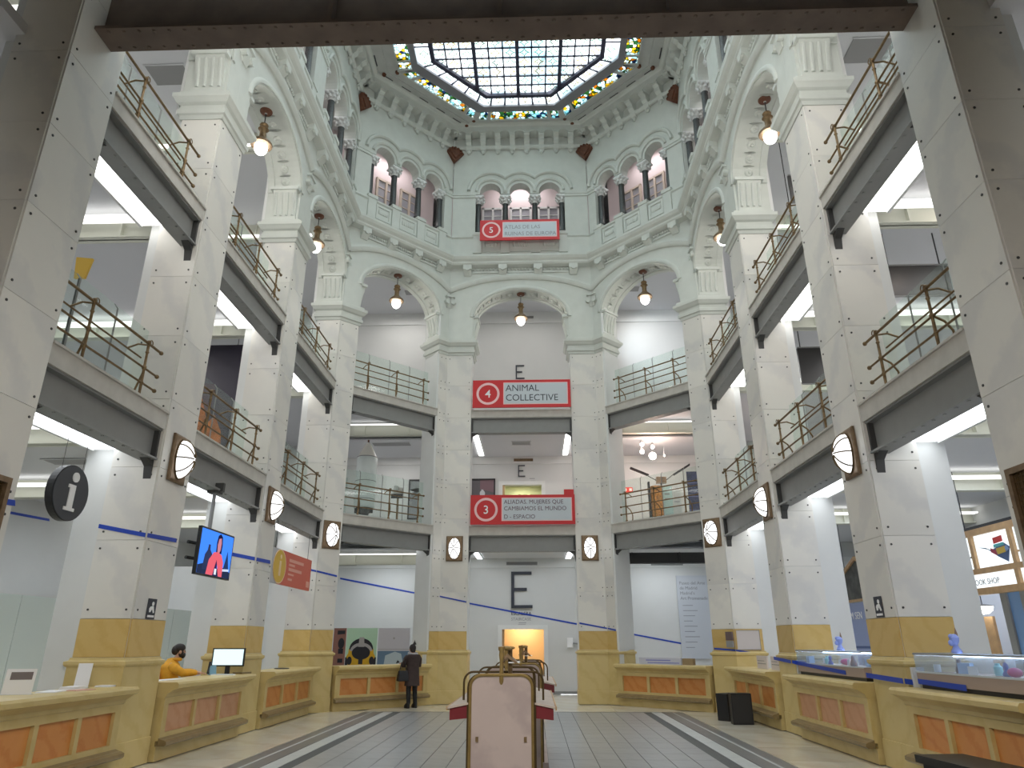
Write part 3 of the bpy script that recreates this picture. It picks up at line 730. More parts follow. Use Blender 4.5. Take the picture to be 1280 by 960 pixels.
# small gilt studs on the surround
for k in range(1, 5):
    for rr in (octo(4.08, 20.72, 22.4), octo(4.55, 20.98, 22.95)):
        x, y = rr[k]; MB().lathe([(.001, -.05), (.06, -.035), (.075, 0), (.075, .04)], (x, y, ZK+.0), 8).build('stud', M['rust'], sk)
def pane(q, lead=.012):
    cx = sum(x for x, y in q)/4; cy = sum(y for x, y in q)/4
    MB().loft([[((x-cx)*.97, (y-cy)*.97, 0) for x, y in q], [((x-cx)*.97, (y-cy)*.97, .012) for x, y in q]]).build('pane', M['pane'], sk, (cx, cy, ZK+.05))
# clear band between middle bar and heavy bar
for k in range(1, 4):
    a, b_, c, d = rC[k], rC[k+1], rE[k+1], rE[k]; t0 = .10; n = 4
    for i in range(n):
        ta, tb = t0+(1-2*t0)*i/n, t0+(1-2*t0)*(i+1)/n
        pane([lerp2(a, b_, ta), lerp2(a, b_, tb), lerp2(d, c, tb), lerp2(d, c, ta)])
    for i in range(n+1):
        t = t0+(1-2*t0)*i/n; p0, p1 = lerp2(a, b_, t), lerp2(d, c, t)
        MB().tube([(p0[0], p0[1], ZK+.05), (p1[0], p1[1], ZK+.05)], .034, 4).build('lead_bar', M['lead'], sk)
    pane([a, lerp2(a, b_, t0), lerp2(d, c, t0), d]); pane([lerp2(a, b_, 1-t0), b_, c, lerp2(d, c, 1-t0)])
for sx in (-1, 1):
    y = rC[1][1]
    for i in range(14):
        ya = 17.75-i*.44 if i else y
        yb = 17.75-(i+1)*.44
        pane([(sx*3.34, ya), (sx*3.34, yb), (sx*2.80, yb), (sx*2.80, min(ya, rE[1][1]) if i == 0 else ya)])
        MB().tube([(sx*3.34, yb, ZK+.05), (sx*2.8, yb, ZK+.05)], .034, 4).build('lead_bar', M['lead'], sk)
# main grid
px_, py_ = .4733, .405
far = MB(); lead = MB()
for ix in range(-6, 6):
    x0, x1 = ix*px_, (ix+1)*px_
    for iy in range(36):
        y1 = 19.46-iy*py_; y0 = y1-py_
        ok = [abs(x)+y < 20.60 for x in (x0, x1) for y in (y0, y1)]
        if abs(x0) > 2.76 and abs(x1) > 2.76: continue
        if not any(ok): continue
        xa, xb = max(-2.76, x0), min(2.76, x1)
        if all(ok) and iy < 11: pane([(xa, y0), (xb, y0), (xb, y1), (xa, y1)])
        elif all(ok): far.box(xa+.006, xb-.006, y0+.006, y1-.006, ZK+.05, ZK+.062)
        else:
            D = 20.60; q = []
            for (x, y) in ((xa, y0), (xb, y0), (xb, y1), (xa, y1)): q.append((x, min(y, D-abs(x))))
            if len({(round(x, 3), round(y, 3)) for x, y in q}) >= 3: pane(q)
o = far.build('panes', M['pane'], sk); o['kind'] = 'stuff'
for ix in range(-5, 6):
    x = ix*px_; yt = min(19.46, 20.6-abs(x))
    if ix % 3 == 0: MB().box(x-.06, x+.06, 2.6, yt, ZK-.05, ZK+.15).build('glazing_bar', M['lead'], sk)
    else: MB().box(x-.025, x+.025, 2.6, yt, ZK+.03, ZK+.08).build('lead_bar', M['lead'], sk)
for iy in range(1, 37):
    y = 19.46-iy*py_; xm = min(2.76, 20.6-y)
    MB().box(-xm, xm, y-.025, y+.025, ZK+.03, ZK+.08).build('lead_bar', M['lead'], sk)
    if iy % 4 == 2 and iy > 1: MB().box(-xm, xm, y-.03, y+.03, ZK+.08, ZK+.12).build('cross_bar', M['mullion'], sk)
S('ceiling_front', MB().box(-12, 12, 5.7, 6.0, 19.9, 20.2).box(-5.28, 5.28, 2.6, 6.0, 19.66, 19.76), M['plaster'])
# roof glass framework seen through the panes
for sx in (-1, 1):
    S('roof_strut', MB().tube([(sx*3.2, 14.5, 22.4), (sx*.4, 20.4, 21.0)], .07, 6), M['mullion'])
S('roof', MB().box(-12.2, -4.6, -4.4, 26.2, 20.2, 20.3).box(4.6, 12.2, -4.4, 26.2, 20.2, 20.3).box(-4.6, 4.6, 21.3, 26.2, 20.2, 20.3).box(-4.6, 4.6, -4.4, 4.3, 20.2, 20.3), M['white'])

# ---- riveted beam over the entrance
be = root('entrance_beam')
MB().box(-5.26, 5.26, 6.84, 6.90, 9.13, 10.2).box(-5.26, 5.26, 6.68, 7.06, 9.08, 9.13).build('web_and_flange', M['irondim'], be)
rv = MB()
for k in range(52):
    for y in (6.74, 7.0): rv.lathe([(.001, -.018), (.022, -.012), (.026, 0)], (-5.1+k*.2, y, 9.08), 6)
o = rv.build('rivets', M['irondim'], be); o['kind'] = 'stuff'
for sx in (-1, 0, 1): MB().box(sx*2.2-.03, sx*2.2+.03, 6.70, 6.84, 9.13, 10.2).build('stiffener', M['irondim'], be)

# ================================================================== fittings of the hall
def bl(b, u, d, z):
    """local bay point to world"""
    c, s = math.cos(b['rz']), math.sin(b['rz'])
    return (b['c'][0]+u*c-d*s, b['c'][1]+u*s+d*c, z)
WHERE = {'left near': 'between the two nearest left pillars', 'left second': 'between second and third left pillars', 'left third': 'between third and fourth left pillars',
         'left diagonal': 'in the left slanting bay', 'centre': 'of the middle bay', 'right diagonal': 'in the right slanting bay',
         'right third': 'between third and fourth right pillars', 'right second': 'between second and third right pillars', 'right near': 'between the two nearest right pillars'}
# ---- pendant lamps
def pendant():
    t = thing('pendant_lamp', 'x', 'lamp')
    MB().lathe([(.001, -.05), (.05, -.04), (.13, -.02), (.14, 0), (.14, .02)], n=16).build('canopy', M['rust'], t)
    MB().tube([(0, 0, -.36), (0, 0, -.03)], .012, 6).build('rod', M['iron'], t)
    MB().lathe([(.02, -.34), (.085, -.36), (.10, -.39), (.085, -.43), (.065, -.45), (.10, -.47), (.12, -.50), (.09, -.53), (.075, -.56), (.075, -.70), (.095, -.74), (.11, -.80)], n=16).build('body', M['brass'], t, smooth=True)
    MB().lathe([(.09, -.76), (.13, -.78), (.23, -.88), (.245, -.92), (.235, -.95), (.15, -.96), (.10, -.93)], n=20).build('shade', M['bronze'], t, smooth=True)
    MB().lathe([(.12, -.93), (.145, -.98), (.14, -1.06), (.10, -1.14), (.05, -1.18), (.001, -1.19)], n=16).build('globe', M['globe'], next(c for c in t.children if c.name.startswith('shade')), smooth=True)
    l = bpy.data.lights.new('lamp_glow', 'POINT'); l.energy = 22; l.color = (1, .95, .86); l.shadow_soft_size = .15
    lo = bpy.data.objects.new('lamp_glow', l); COL.objects.link(lo); lo.parent = t; lo.location = (0, 0, -1.32)
    return t
p0 = None
for b in BAYS:
    if 'near' in b['key']: continue
    o = pendant() if p0 is None else copy_tree(p0)
    p0 = p0 or o
    o.location = bl(b, 0, .40, 13.07)
    tag(o, 'brass pendant lamp with lit white globe under the arch '+WHERE[b['key']], 'lamp', 'pendant lamps under the arches')

# ---- wall lamps: bronze plate with a ribbed glass dome
def sconce():
    t = thing('wall_lamp', 'x', 'lamp')
    MB().loft([[(-.25, 0, -.37), (.25, 0, -.37), (.25, 0, .37), (-.25, 0, .37)], [(-.25, -.035, -.37), (.25, -.035, -.37), (.25, -.035, .37), (-.25, -.035, .37)],
               [(-.22, -.05, -.34), (.22, -.05, -.34), (.22, -.05, .34), (-.22, -.05, .34)]]).build('plate', M['bronze'], t)
    fr = [(.0, .0)]
    rings = []
    for k in range(6):
        a = k/5*PI/2; rings.append([(.175*math.cos(a)*math.cos(2*PI*i/20)+1e-4*math.cos(2*PI*i/20), -.05-.22*math.sin(a), .31*math.cos(a)*math.sin(2*PI*i/20)+1e-4*math.sin(2*PI*i/20)) for i in range(20)])
    MB().loft(rings).build('glass_dome', M['sconce'], t, smooth=True)
    rb = MB()
    for k in range(8):
        a0 = 2*PI*k/8
        pts = [(.178*math.cos(a)*math.cos(a0), -.052-.222*math.sin(a), .313*math.cos(a)*math.sin(a0)) for a in [j*PI/2/6*.93 for j in range(7)]]
        rb.tube(pts, .012, 5)
    rb.tube([(.178*math.cos(2*PI*i/20), -.055, .313*math.sin(2*PI*i/20)) for i in range(20)], .015, 6, True)
    rb.build('rib', M['darkbrass'], next(c for c in t.children if c.name.startswith('glass_dome')))
    return t
SCN = [('second left', (-5.255, 10.57, 4.33), PI/2), ('third left', (-5.255, 14.70, 4.37), PI/2), ('fourth left', (-5.08, 18.76, 4.33), PI/4), ('fifth left', (-2.04, 21.375, 4.28), 0),
       ('fifth right', (2.04, 21.375, 4.28), 0), ('fourth right', (5.08, 18.76, 4.33), -PI/4), ('third right', (5.255, 14.70, 4.37), -PI/2), ('second right', (5.255, 10.57, 4.33), -PI/2)]
s0 = None
for nm, loc, rz in SCN:
    o = sconce() if s0 is None else copy_tree(s0)
    s0 = s0 or o; o.location = loc; o.rotation_euler = (0, 0, rz)
    tag(o, 'bronze wall lamp with lit ribbed glass dome on the %s pillar from the front' % nm, 'lamp', 'wall lamps on the pillars')
for sx in (-1, 1):
    t = thing('wall_box', 'bronze framed box with mesh front on the nearest %s pillar' % ('left' if sx < 0 else 'right'), 'wall box', (sx*5.255, 6.82, 2.85), -sx*PI/2, 'mesh wall boxes')
    MB().box(-.30, .30, -.09, 0, -.40, -.34).box(-.30, .30, -.09, 0, .34, .40).box(-.30, -.24, -.09, 0, -.34, .34).box(.24, .30, -.09, 0, -.34, .34).build('frame', M['bronze'], t)
    g = MB().box(-.24, .24, -.03, -.01, -.34, .34)
    for k in range(9): g.box(-.235+k*.056, -.228+k*.056, -.06, -.05, -.34, .34)
    for k in range(12): g.box(-.24, .24, -.055, -.045, -.33+k*.058, -.323+k*.058)
    g.build('mesh', M['darkbrass'], t)

# ---- gallery railings
def railing(b, z, label):
    w = b['w']; h = w/2
    t = thing('railing', label, 'railing', (b['c'][0], b['c'][1], z), b['rz'], 'gallery railings')
    np_ = 2 if w < 3 else 3
    us = [-h+w*(k+.5)/np_ for k in range(np_)]
    e0, e1 = (-h-.0, h-.28) if b['side'] < 0 else (-h+.28, h+.0) if b['side'] > 0 else (-h+.1, h-.1)
    e0 += .02; e1 -= .02
    for zz, r in ((.86, .020), (.47, .016), (.24, .016)):
        m = MB().tube([(e0, .10, zz), (e1, .10, zz)], r, 8)
        for u in (e0+.02, e1-.02): m.ball((u, .10, zz), .034, 8, 5)
        m.build('rail', M['brass'], t, smooth=True)
    m = MB().tube([(e0, .42, .80), (e1, .42, .80)], .014, 8); m.build('rear_rail', M['brass'], t, smooth=True)
    for u in us:
        po = MB().lathe([(.035, 0), (.035, .05), (.02, .07), (.022, .22), (.032, .24), (.022, .26), (.02, .44), (.034, .46), (.034, .49), (.02, .51), (.018, .70), (.03, .72), (.02, .74), (.022, .84), (.034, .86), (.03, .90), (.001, .92)], (u, .10, 0), 10).build('post', M['brass'], t, smooth=True)
        MB().tube([(u, .12, .84), (u, .26, .86), (u, .42, .80)], .014, 6).build('arm', M['brass'], po)
        MB().tube([(u+.03, .11, .45), (u+.09, .18, .36), (u+.12, .24, .22), (u+.10, .26, .10), (u+.07, .26, 0)], .016, 6).build('brace', M['brass'], po)
        MB().tube([(u-.05*0+.04*math.cos(a), .06, .87+.04*math.sin(a)) for a in [k*PI/4 for k in range(8)]], .008, 5, True).build('hook_ring', M['brass'], po)
    ng = np_+1
    for k in range(ng):
        MB().box(-h+.01+(w-.02)*k/ng+.006, -h+.01+(w-.02)*(k+1)/ng-.006, .545, .557, .02, 1.38).build('glass_panel', M['glassgreen'], t)
    for k in range(1, ng):
        u = -h+.01+(w-.02)*k/ng
        MB().box(u-.007, u+.007, .525, .545, .0, 1.34).tube([(u, .53, 1.33), (u, .60, 1.42)], .009, 5).build('glass_post', M['steel'], t)
for b in BAYS:
    if b['key'] == 'centre': continue
    for z, lv in ((4.96, 'lower'), (8.68, 'upper')):
        railing(b, z, 'brass railing and glass screen, %s gallery, %s' % (lv, WHERE[b['key']]))

# ---- stone counters between the pillars
def counter(b, label):
    w = b['w']; h = w/2-.10
    t = thing('counter', label, 'counter', b['c'], b['rz'], 'stone service counters')
    MB().box(-h, h, -.12, .40, 0, .20).build('plinth', M['lime'], t)
    bd = MB().box(-h, h, -.10, .36, .20, .94).build('body', M['lime'], t)
    path = [(-h-.0, -.10), (h+.0, -.10)]
    # moulded top: profile in (d, z) extruded along the counter
    prof = [(.40, .93), (-.14, .84), (-.17, .86), (-.18, .90), (-.27, .96), (-.33, .98), (-.335, 1.03), (-.31, 1.06), (.40, 1.06)]
    MB().loft([[(-h-.02, d, z) for d, z in prof], [(h+.02, d, z) for d, z in prof]]).build('top', M['lime'], t)
    n = 3; pw = (2*h-.20)/n
    for k in range(n):
        u0 = -h+.10+k*pw
        MB().box(u0+.04, u0+pw-.04, -.105, -.10, .37, .76).build('orange_panel', M['salmon'] if 'second' in b['key'] else M['orange'], bd)
    fr = MB().box(-h, h, -.15, -.10, .76, .86).box(-h, h, -.15, -.10, .27, .37)
    for k in range(n+1):
        u = -h+.10+k*pw; a, c = (u-.04, u+.04)
        if k == 0: a = -h
        if k == n: c = h
        fr.box(a, c, -.15, -.10, .37, .76)
    fr.build('frame', M['lime'], t)
    MB().loft([[(u, d, z) for d, z in ((-.15, .20), (-.25, .20), (-.28, .225), (-.275, .265), (-.23, .285), (-.20, .29), (-.15, .31))] for u in (-h-.02, h+.02)]).build('foot_rail', M['trimwood'], t)
    return t
for b in BAYS:
    if b['key'] != 'centre': counter(b, 'honey stone counter with three orange marble panels '+WHERE[b['key']])

# ---- hanging level banners of the middle bay
def banner(z0, z1, y, x0, x1, num, lines, ts, lab, dx):
    t = thing('banner', lab, 'banner', (0, y, z0), 0, 'red level banners')
    H_ = z1-z0; s = H_*1.0
    MB().box(x0, x1, 0, .05, 0, H_).build('board', M['red'], t)
    gx = x0+H_*1.08*dx
    MB().box(gx, x1-.09, -.006, 0, .10, H_-.09).build('pink_line', M['signpink'], t)
    MB().box(gx+.03, x1-.115, -.012, -.006, .125, H_-.115).build('grey_field', M['signgrey'], t)
    c = x0+(gx-x0)*.5; r = min(H_*.40, (gx-x0)*.42)
    rg = MB(); n = 32
    rg.loft([[(c+rr*math.cos(2*PI*i/n), yy, H_/2+rr*math.sin(2*PI*i/n)) for i in range(n)] for rr, yy in ((r, 0), (r, -.01), (r*.80, -.01), (r*.80, 0))], False)
    rg.build('number_ring', M['signpink'], t)
    text('number', num, r*1.0, M['whitepaint'], t, (c, -.012, H_/2-r*.35), align='CENTER', depth=.003, bold=.002)
    for k, (ln, zz) in enumerate(lines): text('lettering', ln, ts, M['text'] if num == '4' else M['textgrey'] if num == '5' else simple('plum_lettering', (.10, .045, .07), .6), t, (gx+.07, -.014, zz), depth=.002, bold=0, squeeze=.97)
    return t
t = banner(4.98, 5.88, 21.25, -1.57, 1.62, '3', (('ALIADAS. MUJERES QUE', .62), ('CAMBIAMOS EL MUNDO', .42), ('D - ESPACIO', .17)), .178, "red banner numbered 3, 'ALIADAS. MUJERES QUE CAMBIAMOS EL MUNDO'", .98)
MB().box(1.30, 1.60, 0, .06, .9, 1.06).build('red_tab', M['red'], t)
banner(8.72, 9.66, 21.25, -1.57, 1.60, '4', (('ANIMAL', .55), ('COLLECTIVE', .22)), .31, "red banner numbered 4, 'ANIMAL COLLECTIVE'", .98)
t = banner(14.77, 15.58, 20.95, -1.40, 1.38, '5', (('ATLAS DE LAS', .44), ('RUINAS DE EUROPA', .17)), .205, "red banner numbered 5, 'ATLAS DE LAS RUINAS DE EUROPA'", .90)
MB().box(-1.2, -1.15, .05, .45, .3, .36).box(1.15, 1.2, .05, .45, .3, .36).build('fixing', M['iron'], t)

# ---- lettering of the staircase
for nm, x, z, s, lab in (('wall_letter', -.46, 2.74, 1.24, "large dark letter E over the ground floor staircase doorway"), ('wall_letter', -.20, 7.40, .44, 'small dark letter E over the doorway of the lower gallery'), ('wall_letter', -.28, 11.30, .58, 'dark letter E on the wall above banner number 4')):
    th = s*.085; wd = s*.60
    o = MB().box(x, x+th, 25.425, 25.458, z, z+s).box(x+th, x+wd, 25.425, 25.458, z, z+th).box(x+th, x+wd*.74, 25.425, 25.458, z+s*.47, z+s*.47+th).box(x+th, x+wd*.97, 25.425, 25.458, z+s-th, z+s).build(nm, M['text'])
    if z > 11: o.location.y = .03
    tag(o, lab, 'letter', 'staircase letters')
o = text('wall_lettering', 'ESCALERA', .155, M['text'], None, (-.47, 25.495, 2.52), bold=.001); tag(o, "dark word 'ESCALERA' below the large letter E", 'lettering')
o = text('wall_lettering', 'STAIRCASE', .142, M['textgrey'], None, (-.47, 25.495, 2.34)); tag(o, "thin grey word 'STAIRCASE' just above the lit doorway", 'lettering')
t = MB().box(-.20, .06, 25.492, 25.499, 2.25, 2.27).box(-.22, .04, 25.492, 25.499, 2.20, 2.215).box(.22, .42, 25.492, 25.499, 7.33, 7.35).box(.26, .44, 25.492, 25.499, 7.24, 7.26).build('small_print', M['textgrey']); tag(t, 'tiny lines of grey print under the staircase words', 'print')
# panel with text on the right of the back wall
t = thing('text_panel', "tall pale grey wall panel headed 'Paseo del Arte de Madrid'", 'panel', (5.88, 25.44, 1.1))
MB().box(-.55, .8, 0, .03, 0, 2.72).build('board', simple('pale_blue_grey_panel', (.50, .53, .57), .6), t)
for k, ln in enumerate(('Paseo del Arte', 'de Madrid', "Madrid's", 'Art Promenade')): text('lettering', ln, .15, M['textgrey'], t, (-.46, -.004, 2.42-k*.17), depth=.002)
pr = MB()
for k in range(9): pr.box(-.40, -.40+.3+.25*((k*7) % 5)/5, -.004, 0, .35+k*.17, .37+k*.17)
o = pr.build('small_print', M['textgrey'], t); o['kind'] = 'stuff'

# ---- vents
def vent(x, z, w, h, lab, y=25.46, mat='vent'):
    t = thing('vent', lab, 'vent', (x, y, z), 0, 'wall vents')
    MB().box(-w/2, w/2, -.02, 0, -h/2, -h/2+.02).box(-w/2, w/2, -.02, 0, h/2-.02, h/2).box(-w/2, -w/2+.02, -.02, 0, -h/2+.02, h/2-.02).box(w/2-.02, w/2, -.02, 0, -h/2+.02, h/2-.02).build('frame', M[mat], t)
    m = MB().box(-w/2+.02, w/2-.02, -.004, 0, -h/2+.02, h/2-.02)
    for k in range(3): m.box(-w/2+.02, w/2-.02, -.014, -.004, -h/2+.04+k*(h-.06)/3, -h/2+.05+k*(h-.06)/3)
    m.build('slat', M[mat], t)
vent(-.08, 4.26, 1.1, .11, 'long grey vent above the large letter E'); vent(5.05, 4.24, 1.12, .13, 'long grey vent on the right of the back wall')
vent(-6.5, 4.28, 1.0, .14, 'grey vent over the poster boards on the left'); vent(0, 8.04, .72, .1, 'brown vent over the small letter E', mat='bronze'); vent(.2, 13.95, .5, .1, 'small grey vent high above banner number 4', 25.44)
for (x, y, z, sx_, sy_, nm) in ((-.05, 23.55, 8.165, .62, .42, 'over the small letter E'), (-4.6, 23.5, 8.165, 1.3, .42, 'over the model rocket'), (-9.0, 8.6, 4.94, 1.1, .5, 'behind the round information disc'), (-8.6, 13.0, 4.94, 1.0, .4, 'behind the hanging screen'),
                        (8.9, 9.2, 4.94, 1.6, .5, 'above the illuminated shop board'), (-8.2, 10.0, 8.69, 1.4, .7, 'over the near left railing'), (8.4, 9.6, 8.69, 1.6, .7, 'over the near right railing'), (-8.1, 12.6, 14.19, .9, .6, 'high behind the second left arch'), (8.1, 12.4, 14.19, 1.0, .7, 'high behind the second right arch'),
                        (7.4, 8.6, 14.19, 1.7, .8, 'high in the nearest right bay'), (0, 24.2, 14.19, .7, .3, 'high behind the middle arch'), (-3.9, 23.6, 14.19, 1.1, .4, 'high behind the left slanting arch'), (3.9, 23.6, 14.19, 1.1, .4, 'high behind the right slanting arch')):
    t = thing('ceiling_panel', 'grey recessed ceiling panel '+nm, 'ceiling panel', (x, y, z), 0, 'grey ceiling panels')
    MB().box(-sx_/2, sx_/2, -sy_/2, sy_/2, -.012, 0).build('panel', M['vent'], t)
    MB().box(-sx_/2-.03, sx_/2+.03, -sy_/2-.03, -sy_/2, -.016, 0).box(-sx_/2-.03, sx_/2+.03, sy_/2, sy_/2+.03, -.016, 0).build('frame', M['ceil'], t)
# spot that throws a cool patch of light on the wall of the upper right slanting bay
t = thing('spotlight', 'small black spotlight aimed at the wall in the upper right slanting bay', 'spotlight', (3.2, 22.5, 12.6))
MB().lathe([(.05, 0), (.06, .05), (.06, .2), (.02, .22)], n=10).tube([(0, 0, .2), (0, 0, 1.6)], .012, 5).build('can', M['black'], t)
l = bpy.data.lights.new('spot_beam', 'SPOT'); l.energy = 320; l.color = (.8, .9, 1); l.spot_size = R(60); l.spot_blend = .9; l.shadow_soft_size = .05
lo = bpy.data.objects.new('spot_beam', l); COL.objects.link(lo); lo.parent = t; lo.location = (0, 0, -.04); lo.rotation_euler = Vector((1.9, 2.6, .1)).to_track_quat('-Z', 'Y').to_euler()

# ---- blue line taped across pillars, walls and counters
LINE = [
('on the nearest left pillar', [[(-5.256,7.07,3.04),(-5.256,7.34,3.06),(-5.256,7.36,3.0),(-5.256,7.09,2.98)]]),
('on the far wall beyond the nearest left bay', [[(-11.99,15.98,4.53),(-11.99,17.46,4.59),(-11.99,17.48,4.53),(-11.99,16.0,4.47)]]),
('on the second left pillar', [[(-6.0,10.076,3.245),(-5.28,10.076,3.11),(-5.28,10.076,3.05),(-6.0,10.076,3.185)], [(-5.256,10.08,3.11),(-5.256,10.93,3.15),(-5.256,10.95,3.09),(-5.256,10.08,3.05)]]),
('on the third left pillar', [[(-5.99,14.246,3.38),(-5.28,14.246,3.24),(-5.28,14.246,3.17),(-5.99,14.246,3.31)], [(-5.256,14.27,3.235),(-5.256,15.03,3.26),(-5.256,15.05,3.19),(-5.256,14.27,3.165)]]),
('on the fourth left pillar', [[(-5.75,18.516,3.5),(-5.31,18.516,3.40),(-5.31,18.516,3.33),(-5.74,18.516,3.43)], [(-5.30,18.52,3.40),(-4.88,18.94,3.31),(-4.88,18.94,3.24),(-5.30,18.52,3.33)]]),
('on the back wall above the poster boards', [[(-6.57,25.49,3.82),(-3.4,25.49,3.22),(-3.39,25.49,3.14),(-6.57,25.49,3.73)]]),
('on the fifth left pillar', [[(-2.44,21.376,2.93),(-1.65,21.376,2.77),(-1.65,21.376,2.71),(-2.44,21.376,2.87)]]),
('across the back wall below the large letter E', [[(-2.03,25.49,2.97),(1.81,25.49,2.26),(1.8,25.49,2.18),(-2.03,25.49,2.89)]]),
('on the fifth right pillar', [[(1.65,21.376,2.18),(2.44,21.376,2.03),(2.44,21.376,1.97),(1.65,21.376,2.11)], [(2.46,21.36,2.03),(2.67,21.15,1.98),(2.67,21.15,1.91),(2.46,21.36,1.97)]]),
('on the back wall above the right slanting counter', [[(3.17,25.49,2.02),(6.15,25.49,1.48),(6.14,25.49,1.4),(3.16,25.49,1.95)]]),
('on the fourth right pillar', [[(4.87,18.93,1.50),(5.29,18.51,1.46),(5.29,18.51,1.40),(4.87,18.93,1.44)], [(5.30,18.512,1.46),(5.95,18.512,1.36),(5.95,18.512,1.30),(5.30,18.512,1.40)]]),
('on the third right pillar', [[(5.148,15.17,1.345),(5.148,14.2,1.30),(5.148,14.2,1.24),(5.148,15.17,1.285)], [(5.15,14.138,1.30),(6.0,14.138,1.19),(6.0,14.138,1.13),(5.15,14.138,1.24)]]),
('on the second right pillar', [[(5.148,11.06,1.195),(5.148,10.0,1.165),(5.148,10.0,1.10),(5.148,11.06,1.13)], [(5.15,9.965,1.165),(6.0,9.965,1.06),(6.0,9.965,.99),(5.15,9.965,1.10)]]),
('on the base of the second right display case', [[(5.242,14.30,1.285),(5.242,12.0,1.19),(5.242,12.0,1.13),(5.242,14.30,1.225)]]),
('on the base of the nearest right display case', [[(5.242,9.80,1.17),(5.242,8.75,1.15),(5.242,8.75,1.085),(5.242,9.80,1.11)]])]
for nm, qs_ in LINE:
    m = MB()
    for q in qs_:
        vv = [Vector(p) for p in q]; c = sum(vv, Vector())/4
        if c.y > 18:
            for a_, b_ in ((0, 3), (1, 2)):
                mid = (vv[a_]+vv[b_])/2; vv[a_] = mid+(vv[a_]-mid)*.65; vv[b_] = mid+(vv[b_]-mid)*.65
        nrm = (vv[1]-vv[0]).cross(vv[3]-vv[0]).normalized()
        if nrm.dot(Vector((.367, 0, 1.6))-c) < 0: nrm = -nrm
        m.loft([[p for p in vv], [p+nrm*.004 for p in vv]])
    tag(m.build('blue_line', M['blue']), 'strip of cobalt blue line '+nm, 'line', 'strips of the slanting blue line')
# ---- emergency plan signs
for sx in (-1, 1):
    t = thing('plan_sign', 'small black and white exit sign on the second %s pillar' % ('left' if sx < 0 else 'right'), 'sign', (sx*5.257, 10.54, 2.08), -sx*PI/2, 'exit signs on the pillars')
    MB().box(-.12, .12, -.006, 0, -.14, .14).build('plate', M['text'], t)
    MB().disc_y((.02, -.009, .07), .03, .006, 10).poly_y([(-.06, -.05), (-.03, -.05), (.01, .0), (.05, -.06), (.08, -.05), (.04, .04), (-.04, .03), (-.07, .0)], -.012, -.006).box(-.09, .09, -.012, -.006, -.12, -.09).build('figure', M['whitepaint'], t)

# ================================================================== signs and screens on the left
t = thing('information_disc', 'round charcoal disc with white letter i hanging between the nearest left pillars', 'sign', (-5.40, 8.42, 3.36), PI/2)
MB().disc_y((0, .04, 0), .345, .09, 40).build('disc', M['black'], t)
MB().disc_y((0, -.008, 0), .335, .012, 40).build('face', M['char'], t)
MB().disc_y((.02, -.02, .20), .062, .014, 16).poly_y([(-.085, .10), (.05, .10), (.05, -.18), (.10, -.18), (.10, -.22), (-.10, -.22), (-.10, -.18), (-.05, -.18), (-.05, .06), (-.085, .06)], -.027, -.013).build('letter_i', M['whitepaint'], t)
for x in (-.2, .2): MB().tube([(x, .04, .26), (x, .04, .80)], .004, 4).build('wire', M['iron'], t)
# screen on a ceiling pole
t = thing('hanging_screen', 'television on a grey pole showing a woman in coral jacket before blue sky', 'screen', (-5.28, 12.46, 3.09), PI/2)
MB().box(-.68, .68, 0, .06, -.40, .40).build('case', M['black'], t)
pic = [(emit('screen_sky', (.05, .22, .95), 1.15), [(-.65, -.37), (.65, -.37), (.65, .37), (-.65, .37)], 0),
       (emit('screen_dark', (.02, .03, .07), 1), [(-.65, -.37), (.65, -.37), (.65, -.27), (.40, -.20), (.1, -.24), (-.2, -.25), (-.45, -.20), (-.65, -.24)], 1),
       (emit('screen_tree', (.03, .04, .10), 1), [(-.48, -.3), (-.12, -.3), (-.16, -.02), (-.25, .05), (-.26, .13), (-.33, .13), (-.35, .03), (-.43, -.05)], 1),
       (emit('screen_spire', (.02, .04, .12), 1), [(.36, -.22), (.58, -.22), (.50, .0), (.47, .10), (.43, -.02)], 1),
       (emit('screen_white', (.55, .65, .95), 1), [(.32, -.23), (.60, -.21), (.60, -.25), (.32, -.27)], 2),
       (emit('screen_hair', (.012, .012, .05), 1), [(-.02, .02), (-.03, .2), (.0, .32), (.09, .36), (.18, .31), (.21, .18), (.20, .02)], 2),
       (emit('screen_coral', (.75, .12, .16), 1.0), [(-.32, -.37), (-.26, -.12), (-.10, .02), (.06, .04), (.22, .0), (.32, -.12), (.33, -.37), (.18, -.37), (.08, -.16), (-.06, -.37)], 3),
       (emit('screen_face', (.55, .22, .28), 1), [(.03, .04), (.01, .16), (.04, .27), (.13, .29), (.16, .2), (.15, .08), (.10, .02)], 3),
       (emit('screen_shirt', (.03, .02, .08), 1), [(-.05, -.37), (.09, -.37), (.08, -.18), (.04, -.10), (-.0, -.2)], 4),
       (emit('screen_paper', (.75, .8, .95), 1), [(.0, -.35), (.08, -.35), (.08, -.25), (.0, -.25)], 5)]
for m_, pts, k in pic: MB().poly_y(pts, -.002-.0015*k, 0 if k == 0 else -.0015*k-.0004).build('picture', m_, t)
MB().tube([(-.10, .14, .30), (-.10, .14, 1.14)], .035, 10).box(-.22, .02, .06, .14, -.1, .05).build('pole', simple('grey_pole', (.28, .29, .30), .5), t)
MB().box(-.20, 0, .04, .24, 1.06, 1.12).box(-.14, -.06, -.02, .24, 1.09, 1.25).build('clamp', M['steeldark'], t)
for z in (-.12, .14): MB().tube([(-.1, .14, z), (-.45, .32, z+.02)], .03, 6).build('bracket_arm', M['black'], t)
